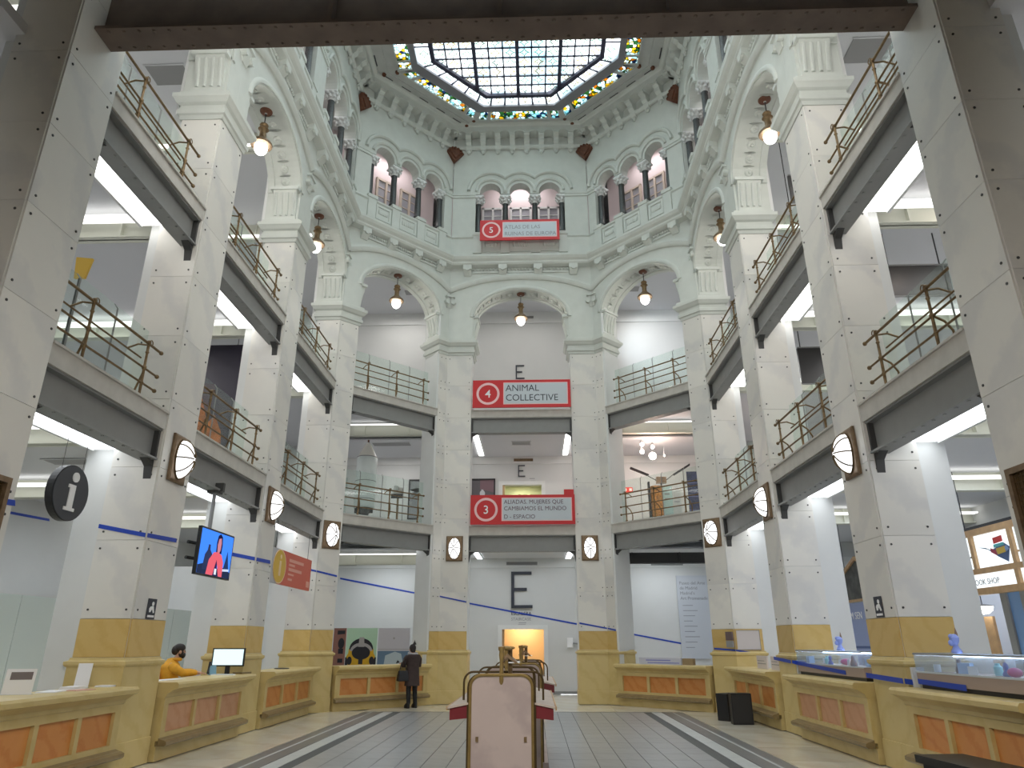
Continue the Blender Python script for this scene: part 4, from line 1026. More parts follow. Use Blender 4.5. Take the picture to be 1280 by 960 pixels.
# coral information board
t = thing('information_board', 'coral hanging board with yellow i disc between third and fourth left pillars', 'sign', (-5.28, 16.60, 3.20), PI/2)
MB().box(-.95, 1.36, 0, .05, -.37, .37).build('board', M['redorange'], t)
MB().box(-1.42, -.95, .005, .045, -.37, .37).build('grey_end', simple('pale_grey_board_end', (.5, .5, .53), .6), t)
MB().disc_y((-.92, -.006, 0), .40, .012, 32, 1.0, .92).build('disc_rim', simple('cream_disc_rim', (.85, .62, .42), .5), t)
MB().disc_y((-.94, -.014, 0), .375, .008, 32, 1.0, .92).build('yellow_disc', M['signyellow'], t)
MB().disc_y((-.92, -.022, .21), .05, .006, 12).box(-.99, -.87, -.025, -.018, -.20, .12).build('letter_i', simple('cream_print', (.8, .6, .35), .6), t)
tl_ = MB()
for k, (z, a, h_) in enumerate(((.20, 1.05, .07), (.10, .42, .05), (-.0, .95, .07), (-.11, .40, .04), (-.22, .30, .05))): tl_.box(-.32, -.32+a, -.006, 0, z-h_/2, z+h_/2)
tl_.box(1.05, 1.28, -.006, 0, -.30, -.16).build('print', M['coralpale'], t)
for x in (-1.2, 1.1): MB().tube([(x, .03, .37), (x, .03, .96)], .006, 4).build('wire', M['iron'], t)

# ================================================================== left partition of white panels
pt = root('partition_left')
for k in range(12):
    MB().box(-8.86, -8.80, 6.0+k*1.12, 6.0+k*1.12+1.106, .0, 2.42).build('panel', simple('pale_green_white_panel', (.60, .68, .66), .5) if k == 0 else bpy.data.materials['pale_green_white_panel'], pt)
MB().box(-9.0, -8.87, 6.0, 19.5, 0, 2.36).build('backing', M['white'], pt)
S('wall_divider', MB().box(-11.9, -6.7, 19.5, 19.6, 0, 3.6), M['white'])

# ================================================================== things on the left counters
def leaflet_stand(name, lab, x, y, w, h, rz, art):
    t = thing(name, lab, 'leaflet stand', (x, y, 1.06), rz)
    MB().loft([[(-w/2, 0, 0), (w/2, 0, 0), (w/2, .006, 0), (-w/2, .006, 0)], [(-w/2, .05, h), (w/2, .05, h), (w/2, .056, h), (-w/2, .056, h)]]).build('card', M['paper'], t)
    MB().box(-w/2, w/2, .0, .09, 0, .006).build('foot', M['glassclear'], t)
    if art: MB().loft([[(-w*.33, .05*.58-.003, h*.58), (w*.4, .05*.58-.003, h*.58), (w*.4, .05*.58, h*.58), (-w*.33, .05*.58, h*.58)], [(-w*.33, .05*.85-.003, h*.88), (w*.4, .05*.85-.003, h*.88), (w*.4, .05*.85, h*.88), (-w*.33, .05*.85, h*.88)]]).build('photo', simple('brown_print', (.18, .15, .15), .6), t)
    return t
leaflet_stand('leaflet_stand', 'white standing card with brown picture on the nearest left counter', -5.5, 8.40, .30, .27, R(20), True)
leaflet_stand('leaflet_stand', 'plain white standing card against the second left pillar', -5.52, 9.62, .17, .30, R(15), False)
for k, (x, y, w, d, h, lab) in enumerate(((-5.5, 9.42, .24, .2, .035, 'small pile of leaflets beside the plain standing card'), (-5.40, 10.0, .26, .2, .02, 'low pile of white sheets at the far end of the nearest left counter'), (-5.42, 8.9, .42, .22, .012, 'flat white sheets in the middle of the nearest left counter'))):
    t = thing('paper_pile', lab, 'papers', (x, y, 1.06), R(90+7*k))
    for j in range(3): MB().box(-w/2+.004*j, w/2, -d/2, d/2-.005*j, h*j/3, h*(j+1)/3-.0005).build('sheet', M['paper'], t)
o = MB().box(-.16, .16, -.1, .1, 0, .008).build('pink_folder', simple('pink_card', (.62, .36, .30), .6), None, (-5.28, 9.22, 1.06), R(80)); tag(o, 'flat pinkish folder beside the leaflet pile', 'folder')
# monitor
t = thing('computer_monitor', 'computer monitor with bright screen on the second left counter', 'monitor', (-5.40, 13.86, 1.06), R(4))
cs = MB().box(-.30, .30, 0, .045, .14, .46).build('case', M['black'], t)
MB().box(-.275, .275, -.004, 0, .165, .44).build('screen', M['screen'], cs)
MB().box(-.04, .04, .02, .06, .01, .16).box(-.13, .13, -.06, .12, 0, .012).build('stand', M['black'], t)
t = thing('keyboard', 'white keyboard lying before the bright computer monitor', 'keyboard', (-5.32, 13.55, 1.06), R(6))
MB().box(-.2, .2, -.07, .07, 0, .016).build('case', M['whitepaint'], t)
kb = MB()
for r_ in range(4):
    for c_ in range(12): kb.box(-.185+c_*.031, -.16+c_*.031, -.055+r_*.029, -.032+r_*.029, .016, .021)
o = kb.build('keys', M['signgrey'], t); o['kind'] = 'stuff'
t = thing('telephone', 'blue-grey telephone handset standing left of the monitor', 'telephone', (-5.60, 13.72, 1.06), R(40))
MB().loft([[(-.06, -.05, 0), (.06, -.05, 0), (.06, .08, 0), (-.06, .08, 0)], [(-.06, .02, .16), (.06, .02, .16), (.06, .05, .16), (-.06, .05, .16)]]).build('body', simple('blue_grey_plastic', (.16, .32, .42), .4), t)
MB().tube([(-.09, -.04, .03), (-.075, .0, .12), (-.05, .03, .22)], [.025, .016, .025], 8).build('handset', M['black'], t)
t = thing('paper_pile', 'white sheets spread at the near end of the second left counter', 'papers', (-5.5, 11.9, 1.06), R(85))
for j in range(2): MB().box(-.28+.1*j, .25+.04*j, -.1-.02*j, .1, .003*j, .003*j+.0025).build('sheet', M['paper'], t)
o = MB().box(-.16, .16, -.1, .1, 0, .03).build('brown_book', M['trimwood'], None, (-5.25, 14.24, 1.06), R(80)); tag(o, 'flat brown book right of the computer monitor', 'book')
o = MB().lathe([(.16, 0), (.17, .01), (.15, .02), (.02, .025)], n=16).build('dark_tray', M['black'], None, (-5.4, 16.9, 1.06)); tag(o, 'round dark tray on the counter below the coral board', 'tray')

# ================================================================== people
def skinned(name, verts, edges, mat, parent, sub=2):
    """one continuous surface grown round a skeleton: verts = {key: (xyz, radius)}; the first is the root"""
    keys = list(verts); idx = {k: i for i, k in enumerate(keys)}
    me = bpy.data.meshes.new(name); me.from_pydata([verts[k][0] for k in keys], [(idx[a], idx[b]) for a, b in edges], [])
    o = bpy.data.objects.new(name, me); COL.objects.link(o)
    o.modifiers.new('skin', 'SKIN'); sm = o.modifiers.new('sub', 'SUBSURF'); sm.levels = sub; sm.render_levels = sub
    for k in keys:
        sv = me.skin_vertices[0].data[idx[k]]; r = verts[k][1]; sv.radius = r if isinstance(r, tuple) else (r, r)
        sv.use_root = (idx[k] == 0)
    dg = bpy.context.evaluated_depsgraph_get(); m2 = bpy.data.meshes.new_from_object(o.evaluated_get(dg))
    bpy.data.objects.remove(o); m2.materials.clear(); m2.materials.append(mat)
    for p in m2.polygons: p.use_smooth = True
    return put(name, m2, parent)
def hand(V, E, side, wrist, fwd, down):
    """palm and five unequal, bent fingers rooted on the wrist"""
    w = Vector(wrist); f = Vector(fwd).normalized(); d = Vector(down).normalized(); s = f.cross(d)*side
    V['palm%d' % side] = (tuple(w+f*.05), (.022, .034)); E.append(('wrist%d' % side, 'palm%d' % side))
    for i, (off, ln) in enumerate(((-.028, .062), (-.010, .075), (.010, .072), (.028, .055))):
        a, b_, c_ = 'f%d%d' % (i, side), 'g%d%d' % (i, side), 'h%d%d' % (i, side)
        V[a] = (tuple(w+f*.085+s*off), .0095); V[b_] = (tuple(w+f*(.085+ln*.55)+s*off+d*.008), .0085); V[c_] = (tuple(w+f*(.085+ln*.9)+s*off+d*.026), .0075)
        E += [('palm%d' % side, a), (a, b_), (b_, c_)]
    V['t%d' % side] = (tuple(w+f*.04-s*.045+d*.01), .011); V['u%d' % side] = (tuple(w+f*.075-s*.058+d*.018), .009); E += [('palm%d' % side, 't%d' % side), ('t%d' % side, 'u%d' % side)]
def head(V, E, c, neck, f=Vector((0, 1, 0))):
    c = Vector(c)
    V['neck'] = (neck, .052); V['jaw'] = (tuple(c+f*.012-Vector((0, 0, .055))), (.060, .066)); V['skull'] = (tuple(c+Vector((0, 0, .02))), (.076, .088)); V['crown'] = (tuple(c+Vector((0, 0, .075))-f*.012), (.055, .066))
    E += [('neck', 'jaw'), ('jaw', 'skull'), ('skull', 'crown')]
    V['nose'] = (tuple(c+f*.098-Vector((0, 0, .022))), .012); E.append(('skull', 'nose'))
def face(parent, c, f=Vector((0, 1, 0)), mats=None):
    c = Vector(c); s = Vector((f.y, -f.x, 0))
    e = MB(); ear = MB()
    for q in (-1, 1):
        p = c+f*.076+s*q*.032+Vector((0, 0, .006)); e.ball(p, .011, 8, 6)
        p = c+s*q*.076-Vector((0, 0, .012)); ear.ball(p, (.018, .024, .032), 8, 6)
    e.build('eye', M['black'], parent); ear.build('ear', M['skin'], parent, smooth=True)
    m = MB().tube([c+f*.076+s*x-Vector((0, 0, .058)) for x in (-.024, 0, .024)], .006, 6); m.build('mouth', simple('lips', (.35, .12, .10), .5), parent)
# -- woman at the slanting counter, seen from behind
t = thing('person', 'person in dark brown coat and grey scarf standing at the counter, seen from behind', 'person', (-2.93, 20.12, 0), R(38))
V = {'pelvis': ((0, 0, .86), (.12, .10)), 'waist': ((0, .01, 1.02), (.11, .09)), 'chest': ((0, .03, 1.20), (.13, .10)), 'base': ((0, .04, 1.31), .07)}
E_ = [('pelvis', 'waist'), ('waist', 'chest'), ('chest', 'base'), ('base', 'neck')]
head(V, E_, (0, .085, 1.455), (0, .055, 1.355))
for s in (-1, 1):
    k = str(s)
    V['sh'+k] = ((s*.165, .03, 1.275), .058); V['el'+k] = ((s*.235, .10, 1.04), .043); V['wrist'+k] = ((s*.15, .33, 1.09), .028)
    V['hip'+k] = ((s*.085, 0, .80), .088); V['kn'+k] = ((s*.095, .03, .46), .056); V['an'+k] = ((s*.10, -.01, .09), .038); V['toe'+k] = ((s*.12, .15, .035), .034)
    E_ += [('chest', 'sh'+k), ('sh'+k, 'el'+k), ('el'+k, 'wrist'+k), ('pelvis', 'hip'+k), ('hip'+k, 'kn'+k), ('kn'+k, 'an'+k), ('an'+k, 'toe'+k)]
    hand(V, E_, s, (s*.15, .33, 1.09), (0, 1, .05), (0, 0, -1))
V = {k: ((s_[0]), s_[1]) for k, s_ in V.items()}
skinned('body', V, E_, M['skin'], t); face(t, (0, .085, 1.455))
for s in (-1, 1):
    MB().tube([(s*.085, 0, .82), (s*.095, .03, .46), (s*.10, -.01, .10)], [.096, .066, .052], 12).build('trouser_leg', M['trouser'], t, smooth=True)
    MB().loft([[(s*.11+x*.055, .05+y*.13, z) for x, y in ((math.cos(a), math.sin(a)) for a in [j*PI/6 for j in range(12)])] for z in (0, .06)]+[[(s*.11+x*.048, -.01+y*.06, .13) for x, y in ((math.cos(a), math.sin(a)) for a in [j*PI/6 for j in range(12)])]]).build('shoe', M['black'], t, smooth=True)
cm = MB().lathe([(.001, .55), (.215, .54), (.215, .56), (.20, .72), (.19, .88), (.175, 1.02), (.19, 1.15), (.205, 1.24), (.185, 1.30), (.12, 1.335), (.08, 1.35)], (0, .02, 0), 20, 1.0, .74)
for s in (-1, 1): cm.tube([(s*.15, .03, 1.27), (s*.205, .05, 1.2), (s*.24, .10, 1.04), (s*.20, .22, 1.05), (s*.155, .31, 1.09)], [.07, .075, .062, .058, .05], 10)
cm.build('coat', M['coat'], t, smooth=True)
MB().tube([(.105*math.cos(a), .045+.095*math.sin(a), 1.335+.025*math.sin(a)) for a in [k*PI/6 for k in range(12)]], .042, 8, True).ball((.05, -.05, 1.30), (.05, .03, .07), 8, 6).build('scarf', M['scarf'], t, smooth=True)
MB().ball((0, .068, 1.482), (.092, .095, .105), 14, 9).ball((0, .035, 1.43), (.075, .06, .075), 10, 7).lathe([(.05, 0), (.045, .03), (.028, .055), (.010, .09), (.001, .13)], (.03, .03, 1.565), 10).build('hair', M['hair'], t, smooth=True)
b_ = thing('handbag', 'black handbag hanging at the left side of the person in brown coat', 'bag', (-3.16, 19.90, 0), R(38))
MB().loft([[(-.14*k, -.055*k2, z), (.14*k, -.055*k2, z), (.14*k, .055*k2, z), (-.14*k, .055*k2, z)] for z, k, k2 in ((.66, .9, .9), (.68, 1.05, 1.2), (.80, 1.0, 1.0), (.92, .85, .6))]).build('body', M['black'], b_, smooth=True)
MB().tube([(-.10, 0, .90), (-.06, 0, 1.08), (.02, 0, 1.20), (.06, 0, 1.08), (.10, 0, .90)], .012, 6).build('strap', M['black'], b_)
# -- man in yellow behind the second counter
t = thing('person', 'bearded person in yellow jacket sitting behind the second left counter', 'person', (-6.20, 13.20, 0), R(-62))
V = {'pelvis': ((0, -.03, .74), (.15, .12)), 'waist': ((0, .0, .93), (.13, .11)), 'chest': ((0, .06, 1.15), (.16, .12)), 'base': ((0, .10, 1.29), .08)}
E_ = [('pelvis', 'waist'), ('waist', 'chest'), ('chest', 'base'), ('base', 'neck')]
head(V, E_, (0, .17, 1.47), (0, .125, 1.35))
for s in (-1, 1):
    k = str(s)
    V['sh'+k] = ((s*.20, .07, 1.24), .066); V['el'+k] = ((s*.25, .27, 1.10), .05); V['wrist'+k] = ((s*.10, .50, 1.105), .032)
    V['hip'+k] = ((s*.10, .02, .70), .10); V['kn'+k] = ((s*.13, .40, .60), .07); V['an'+k] = ((s*.13, .30, .22), .045); V['toe'+k] = ((s*.13, .43, .17), .04)
    E_ += [('chest', 'sh'+k), ('sh'+k, 'el'+k), ('el'+k, 'wrist'+k), ('pelvis', 'hip'+k), ('hip'+k, 'kn'+k), ('kn'+k, 'an'+k), ('an'+k, 'toe'+k)]
    hand(V, E_, s, (s*.10, .50, 1.105), (0, 1, 0), (0, 0, -1))
skinned('body', V, E_, M['skin'], t); face(t, (0, .17, 1.47))
cm = MB().lathe([(.16, .72), (.19, .76), (.185, .92), (.20, 1.08), (.215, 1.18), (.19, 1.25), (.12, 1.31), (.085, 1.35)], (0, .05, 0), 20, 1.0, .78)
for s in (-1, 1): cm.tube([(s*.17, .06, 1.23), (s*.225, .11, 1.19), (s*.26, .26, 1.11), (s*.19, .38, 1.115), (s*.115, .47, 1.11)], [.075, .08, .066, .06, .048], 10)
cm.tube([(.085*math.cos(a), .115+.08*math.sin(a), 1.335) for a in [k*PI/6 for k in range(12)]], .03, 8, True)
cm.build('jacket', M['jacket'], t, smooth=True)
for s in (-1, 1): MB().tube([(s*.10, .0, .72), (s*.13, .40, .61), (s*.13, .31, .24)], [.115, .085, .06], 12).build('trouser_leg', M['trouser'], t, smooth=True)
MB().ball((0, .15, 1.52), (.092, .105, .085), 14, 9).ball((0, .09, 1.49), (.085, .07, .085), 10, 7).build('hair', M['hair'], t, smooth=True)
MB().ball((0, .225, 1.405), (.062, .045, .055), 12, 8).ball((.05, .19, 1.43), (.025, .045, .06), 8, 6).ball((-.05, .19, 1.43), (.025, .045, .06), 8, 6).build('beard', M['hair'], t, smooth=True)
b_ = thing('stool', 'high stool with orange back under the person in yellow jacket', 'stool', (-6.20, 13.20, 0), R(-62))
MB().lathe([(.19, .58), (.20, .61), (.19, .635), (.001, .64)], (0, -.02, 0), 18).build('seat', M['black'], b_, smooth=True)
MB().lathe([(.22, 0), (.21, .03), (.03, .06), (.03, .58)], (0, -.02, 0), 18).build('base', M['steel'], b_)
MB().box(-.20, .20, -.24, -.20, .78, 1.16).build('backrest', simple('orange_fabric', (.75, .16, .03), .8), b_)
MB().tube([(0, -.18, .60), (0, -.23, .70), (0, -.22, .95)], .02, 6).build('back_support', M['steel'], b_)
MB().tube([(.18*math.cos(a), -.02+.18*math.sin(a), .16) for a in [k*PI/8 for k in range(16)]], .012, 6, True).build('foot_ring', M['steel'], b_)

# ================================================================== writing desks in the middle of the hall
def desk():
    t = thing('writing_desk', 'x', 'desk')
    L_ = 2.3
    def arch(w, z, n=6, r=.10):
        pts = [(-w, 0), (-w, z-r)]+[(-w+r-r*math.cos(PI/2*k/n), z-r+r*math.sin(PI/2*k/n)) for k in range(1, n+1)]
        return pts+[(-x, zz) for x, zz in reversed(pts)]
    for y in (0, L_): MB().poly_y(arch(.27, 1.33), y-.03, y+.03).build('end_panel', M['pinkmarble'], t)
    for y in (-.035, L_+.035): MB().tube([(x, y, z) for x, z in arch(.275, 1.335)], .014, 6).build('brass_edge', M['deskbrass'], t)
    for y in (.015, L_-.015): MB().tube([(x, y, z) for x, z in arch(.292, 1.33)], .017, 6).build('dark_edge', M['darkbrass'], t)
    bz = MB()
    for x in (-.21, .21): bz.box(x-.012, x+.012, -.045, -.028, .80, .84)
    bz.build('screw_plate', M['brass'], t)
    MB().box(-.25, .25, .04, L_-.04, 0, 1.0).build('cabinet', M['pinkmarble'], t)
    MB().box(-.30, .30, -.02, L_+.02, 0, .09).box(.26, .36, -.04, L_+.04, 0, .12).box(-.36, -.26, -.04, L_+.04, 0, .12).build('plinth', M['pinkmarble'], t)
    MB().box(-.015, .015, .04, L_-.04, 1.0, 1.22).build('divider', M['glassclear'], t)
    for s in (-1, 1):
        MB().poly_y([(s*.25, .985), (s*.46, .965), (s*.46, 1.06), (s*.25, 1.10)], .02, L_-.02).build('tray', M['deskred'], t)
        sl = MB().poly_y([(s*.25, 1.10), (s*.485, 1.055), (s*.485, 1.07), (s*.25, 1.118)], 0.0, L_).build('writing_slope', M['desktop'], t)
        MB().box(s*.475, s*.49, 0, L_, 1.045, 1.075).build('slope_edge', M['wood'], sl)
    for y, w, z in ((.42, .375, 1.345), (1.75, .34, 1.345)):
        MB().tube([(x, y, max(1.10, zz)) for x, zz in arch(w, z, 6, .09)], .011, 6).build('rail_frame', M['darkbrass'], t)
    for y in (.0, 1.15):
        f = MB().lathe([(.022, 1.25), (.026, 1.28), (.02, 1.34), (.016, 1.44), (.024, 1.50), (.02, 1.53), (.03, 1.545), (.03, 1.57), (.001, 1.575)], (0, y, 0), 10)
        f.ball((0, y-.02, 1.30), (.024, .03, .05), 8, 6).ball((.045, y+.05, 1.555), (.045, .03, .018), 8, 6)
        f.build('finial', M['deskbrass'], t, smooth=True)
        if y == 0:
            MB().tube([(.075, y+.12, 1.28), (.075, y+.12, 1.55)], .02, 8).build('lamp_post', M['brass'], t)
            MB().poly_y([(-.03, 1.43), (.05, 1.51), (.15, 1.43), (.12, 1.43), (.05, 1.48), (.0, 1.43)], y+.04, y+.40).build('lamp_hood', M['bronze'], t)
            MB().box(.06, .16, y+.05, y+.38, 1.43, 1.44).build('lamp_tube', M['whitepaint'], t)
        else: MB().poly_y([(-.06, 1.43), (.0, 1.49), (.06, 1.43)], y-.02, y+.25).build('lamp_hood', M['bronze'], t)
    return t
d1 = desk(); d1.location = (.06, 6.75, 0); tag(d1, 'marble-ended writing desk with red trays and brass frame, nearest the camera', 'desk', 'writing desks')
d2 = copy_tree(d1); d2.location = (.16, 10.4, 0); tag(d2, 'second writing desk, mostly hidden behind the marble-ended one', 'desk', 'writing desks')
o = MB().box(-.09, .09, 0, .01, 0, .12).box(-.09, .09, -.03, .05, -.01, 0).build('yellow_card', simple('yellow_card', (.75, .60, .03), .6), None, (-.24, 8.35, 1.125)); tag(o, 'small yellow card standing on the left slope of the nearest writing desk', 'card')

# ================================================================== poster boards behind the left slanting counter
def board(x0, x1, y, z1, lab, art, back):
    t = thing('poster_board', lab, 'poster', ((x0+x1)/2, y, 0), 0, 'poster boards')
    w = (x1-x0)/2
    MB().box(-w, w, 0, .04, .08, z1).build('panel', back, t)
    MB().box(-w, -w+.06, -.2, .24, 0, .08).box(w-.06, w, -.2, .24, 0, .08).build('foot', M['steel'], t)
    for k, (m_, pts) in enumerate(art): MB().poly_y([(x*w, z) for x, z in pts], -.002-.0012*k, -.0004-.0012*k if k else 0).build('print', m_, t)
    return t
bl_ = simple('black_print', (.012, .012, .02), .6); ye = simple('yellow_print', (.62, .36, .01), .6); mg = simple('mint_print', (.45, .66, .48), .6); gy = simple('grey_print', (.38, .36, .36), .6)
def el(cx, cz, rx, rz_, n=20, a0=0, a1=2*PI): return [(cx+rx*math.cos(a0+(a1-a0)*k/n), cz+rz_*math.sin(a0+(a1-a0)*k/n)) for k in range(n+1 if a1-a0 < 6.2 else n)]
S0 = 23.0
board(-5.53, -4.57, S0, 2.05, 'mint poster of a yellow and black beetle-like machine, behind the left slanting counter', [
 (ye, el(0, 1.1, .98, .42)), (ye, [(-.9, 1.0), (.9, 1.0), (.8, 1.45), (.3, 1.2), (-.3, 1.2), (-.8, 1.45)]), (bl_, el(0, 1.42, .78, .33, 20, 0, PI)+[(-.55, 1.42), (0, 1.28), (.55, 1.42)]), (gy, el(0, 1.38, .72, .24, 20, 0, PI)), (bl_, el(0, 1.33, .60, .20)), (gy, [(-.2, 1.5), (.2, 1.5), (.15, 1.78), (-.15, 1.78)]),
 (bl_, [(-.14, 1.0), (.14, 1.0), (.14, 1.22), (.05, 1.16), (-.05, 1.16), (-.14, 1.22)]), (bl_, el(-.72, 1.10, .16, .12)), (bl_, el(.72, 1.10, .16, .12)), (bl_, [(-1, .95), (-.8, .95), (-.9, 1.2), (-1, 1.2)]), (bl_, [(1, .95), (.8, .95), (.9, 1.2), (1, 1.2)])], mg)
board(-4.53, -3.55, S0, 2.05, 'pale grid poster with blue drawing, beside the person in brown coat', [
 (simple('blue_print', (.12, .20, .30), .6), [(-1, .1), (1, .1), (1, 1.38), (-1, 1.38)]), (simple('pale_blue_print', (.46, .54, .58), .6), [(-.6, .9), (.7, .9), (.5, 1.3), (.1, 1.36), (-.5, 1.25)]),
 (gy, [(-1, 1.42), (1, 1.42), (1, 1.44), (-1, 1.44)]), (gy, [(-.06, 1.72), (.06, 1.72), (.06, 1.78), (-.06, 1.78)]), (bl_, [(.2, 1.02), (.45, 1.05), (.3, 1.12)])], simple('lilac_white_print', (.56, .54, .58), .7))
br = simple('brick_brown_print', (.28, .13, .10), .7)
board(-5.95, -5.56, S0+.02, 2.05, 'narrow brown poster of arched windows at the left of the mint one', [(bl_, el(.3, 1.6, .5, .16)), (bl_, [(-.4, 1.86), (.8, 1.88), (.8, 1.98), (-.4, 1.98)]), (bl_, [(-.1, 1.3), (.7, 1.3), (.7, 1.45), (-.1, 1.45)]), (bl_, [(-.1, 1.04), (.7, 1.04), (.7, 1.16), (-.1, 1.16)])], br)

# ================================================================== right side
def blackbox(x, y, w, d, h, rz, lab):
    t = thing('black_box', lab, 'box', (x, y, 0), rz, 'black floor boxes')
    MB().loft([[(-w/2, -d/2, 0), (w/2, -d/2, 0), (w/2, d/2, 0), (-w/2, d/2, 0)], [(-w/2, -d/2, h), (w/2, -d/2, h), (w/2, d/2, h), (-w/2, d/2, h)]]).build('cabinet', M['black'], t)
    MB().box(-w/2+.03, w/2-.03, -d/2-.008, -d/2, .03, h-.03).build('front_grille', M['iron'], t)
    return t
blackbox(4.62, 17.1, .40, .30, .55, R(38), 'black floor box nearest the fourth right pillar')
blackbox(4.70, 16.35, .42, .28, .60, R(-4), 'black floor box in front of the other one, right of it')
t = thing('black_bench', 'low black bench with sloping top in front of the nearest right counter', 'bench', (4.58, 7.30, 0), R(-84))
MB().poly_y([(-.85, .0), (-.80, .46), (-.55, .46), (-.45, 0)], -.22, .22).build('end_block', M['black'], t)
MB().poly_y([(-.86, .46), (1.1, .46), (1.1, .53), (-.86, .53)], -.26, .26).build('top', simple('dark_brown_black', (.02, .017, .015), .4), t)
MB().box(.3, 1.05, -.22, .22, 0, .46).build('cabinet', M['black'], t)

# display cases with goods on the two nearer right counters
goods = [('toy_box', lambda: MB().box(-.07, .07, -.05, .05, 0, .12), (.35, .55, .85)), ('pale_mug', lambda: MB().lathe([(.035, 0), (.04, .01), (.04, .09), (.034, .09), (.034, .02)], n=12), (.7, .8, .9)),
         ('blue_figurine', lambda: MB().lathe([(.04, 0), (.045, .02), (.02, .07), (.03, .1), (.02, .13), (.001, .15)], n=10), (.08, .14, .5)), ('card_stand', lambda: MB().poly_y([(-.05, 0), (.05, 0), (.05, .09), (-.05, .09)], 0, .008), (.8, .85, .9)),
         ('necklace_bust', lambda: MB().lathe([(.05, 0), (.055, .03), (.03, .1), (.022, .15), (.001, .16)], n=10), (.12, .13, .22)), ('soft_purse', lambda: MB().ball((0, 0, .05), (.09, .05, .05), 10, 6), (.55, .06, .30)),
         ('glass_jar', lambda: MB().lathe([(.04, 0), (.045, .02), (.045, .09), (.025, .11), (.028, .13), (.001, .13)], n=12), (.3, .7, .8))]
def case(b, u0, u1, lab, tone):
    t = thing('display_case', lab, 'display case', (b['c'][0], b['c'][1], 1.06), b['rz'], 'glass display cases')
    MB().box(u0+.03, u1-.03, .0, .46, 0, .05).build('recess', M['black'], t)
    MB().box(u0, u1, -.03, .5, .05, .19).build('base', simple('taupe_wood', (.36, .28, .24), .5), t)
    z0, z1 = .19, .40
    for a in ((u0, u1, -.03, -.022), (u0, u1, .492, .5)): MB().box(*a, z0, z1).build('glass_panel', M['glassclear'], t)
    for a in ((u0, u0+.008), (u1-.008, u1)): MB().box(*a, -.022, .492, z0, z1).build('glass_panel', M['glassclear'], t)
    MB().box(u0, u1, -.03, .5, z1, z1+.01).build('glass_top', M['glassclear'], t)
    MB().box(u0, u1, -.04, -.03, z1-.004, z1+.014).box(u0, u1, .5, .51, z1-.004, z1+.014).box(u0, u0+.02, -.03, .5, z1+.01, z1+.02).box(u1-.02, u1, -.03, .5, z1+.01, z1+.02).build('metal_edge', M['steel'], t)
    MB().box(u0+.02, u1-.02, .46, .48, z1-.03, z1-.012).build('case_light', emit('case_strip', (.75, .87, 1), 9), t)
    MB().box(u0, u1, -.036, -.03, z0-.008, z0+.012).build('lit_edge', M['signgrey'], t)
    n = 9
    for k in range(n):
        nm, mk, colr = goods[(k*3+tone) % len(goods)]
        u = u0+.16+(u1-u0-.32)*k/(n-1)
        mname = 'goods_%s' % nm
        mt = bpy.data.materials.get(mname) or simple(mname, colr, .4)
        o = mk().build(nm, mt, None, bl(b, u, .16+.14*((k*2) % 3)/2, 1.252), b['rz']+R(17*k), smooth=True)
        tag(o, '%s in the %s glass display case, piece %s' % (nm.replace('_', ' '), 'nearer right' if tone else 'farther right', ['at the near end', 'next to the near end', 'third along', 'fourth along', 'in the middle', 'just past the middle', 'seventh along', 'next to the far end', 'at the far end'][k if b['rz'] > 0 else 8-k]), 'goods', 'goods in the display cases')
case(BY['right second'], -1.50, 1.30, 'long low glass display case on the second right counter', 0)
case(BY['right near'], -1.10, 1.25, 'long low glass display case on the nearest right counter', 1)
for b, u, lab in ((BY['right near'], -1.22, 'pale acrylic block at the far end of the nearest right display case'), (BY['right second'], -1.56, 'pale acrylic block at the far end of the second right display case')):
    o = MB().box(-.03, .03, -.05, .1, 0, .24).build('acrylic_block', simple('frosted_acrylic', (.6, .62, .64), .4), None, bl(b, u, .02, 1.06), b['rz']); tag(o, lab, 'block')
# blue figures standing on the cases
for (x, y, z, lab) in ((5.70, 13.2, 1.473, 'blue plush ornament on the second right display case'), (5.70, 11.55, 1.473, 'pale blue ornament on the near part of the second right display case'), (5.72, 9.65, 1.473, 'larger blue ornament with brown tip on the nearest right display case')):
    t = thing('ornament', lab, 'ornament', (x, y, z), 0, 'blue ornaments'); t.scale = (.72, .72, .78)
    MB().lathe([(.08, 0), (.09, .03), (.05, .09), (.04, .13), (.07, .18), (.08, .24), (.04, .29), (.001, .30)], n=12).ball((-.07, 0, .16), (.05, .04, .05), 8, 5).ball((-.05, 0, .26), (.05, .04, .04), 8, 5).build('figure', simple('powder_blue', (.28, .36, .78), .6), t, smooth=True)
    MB().lathe([(.02, .26), (.025, .3), (.001, .40)], (.05, 0, 0), 8).build('tip', simple('brown_tip', (.25, .16, .12), .6), t)
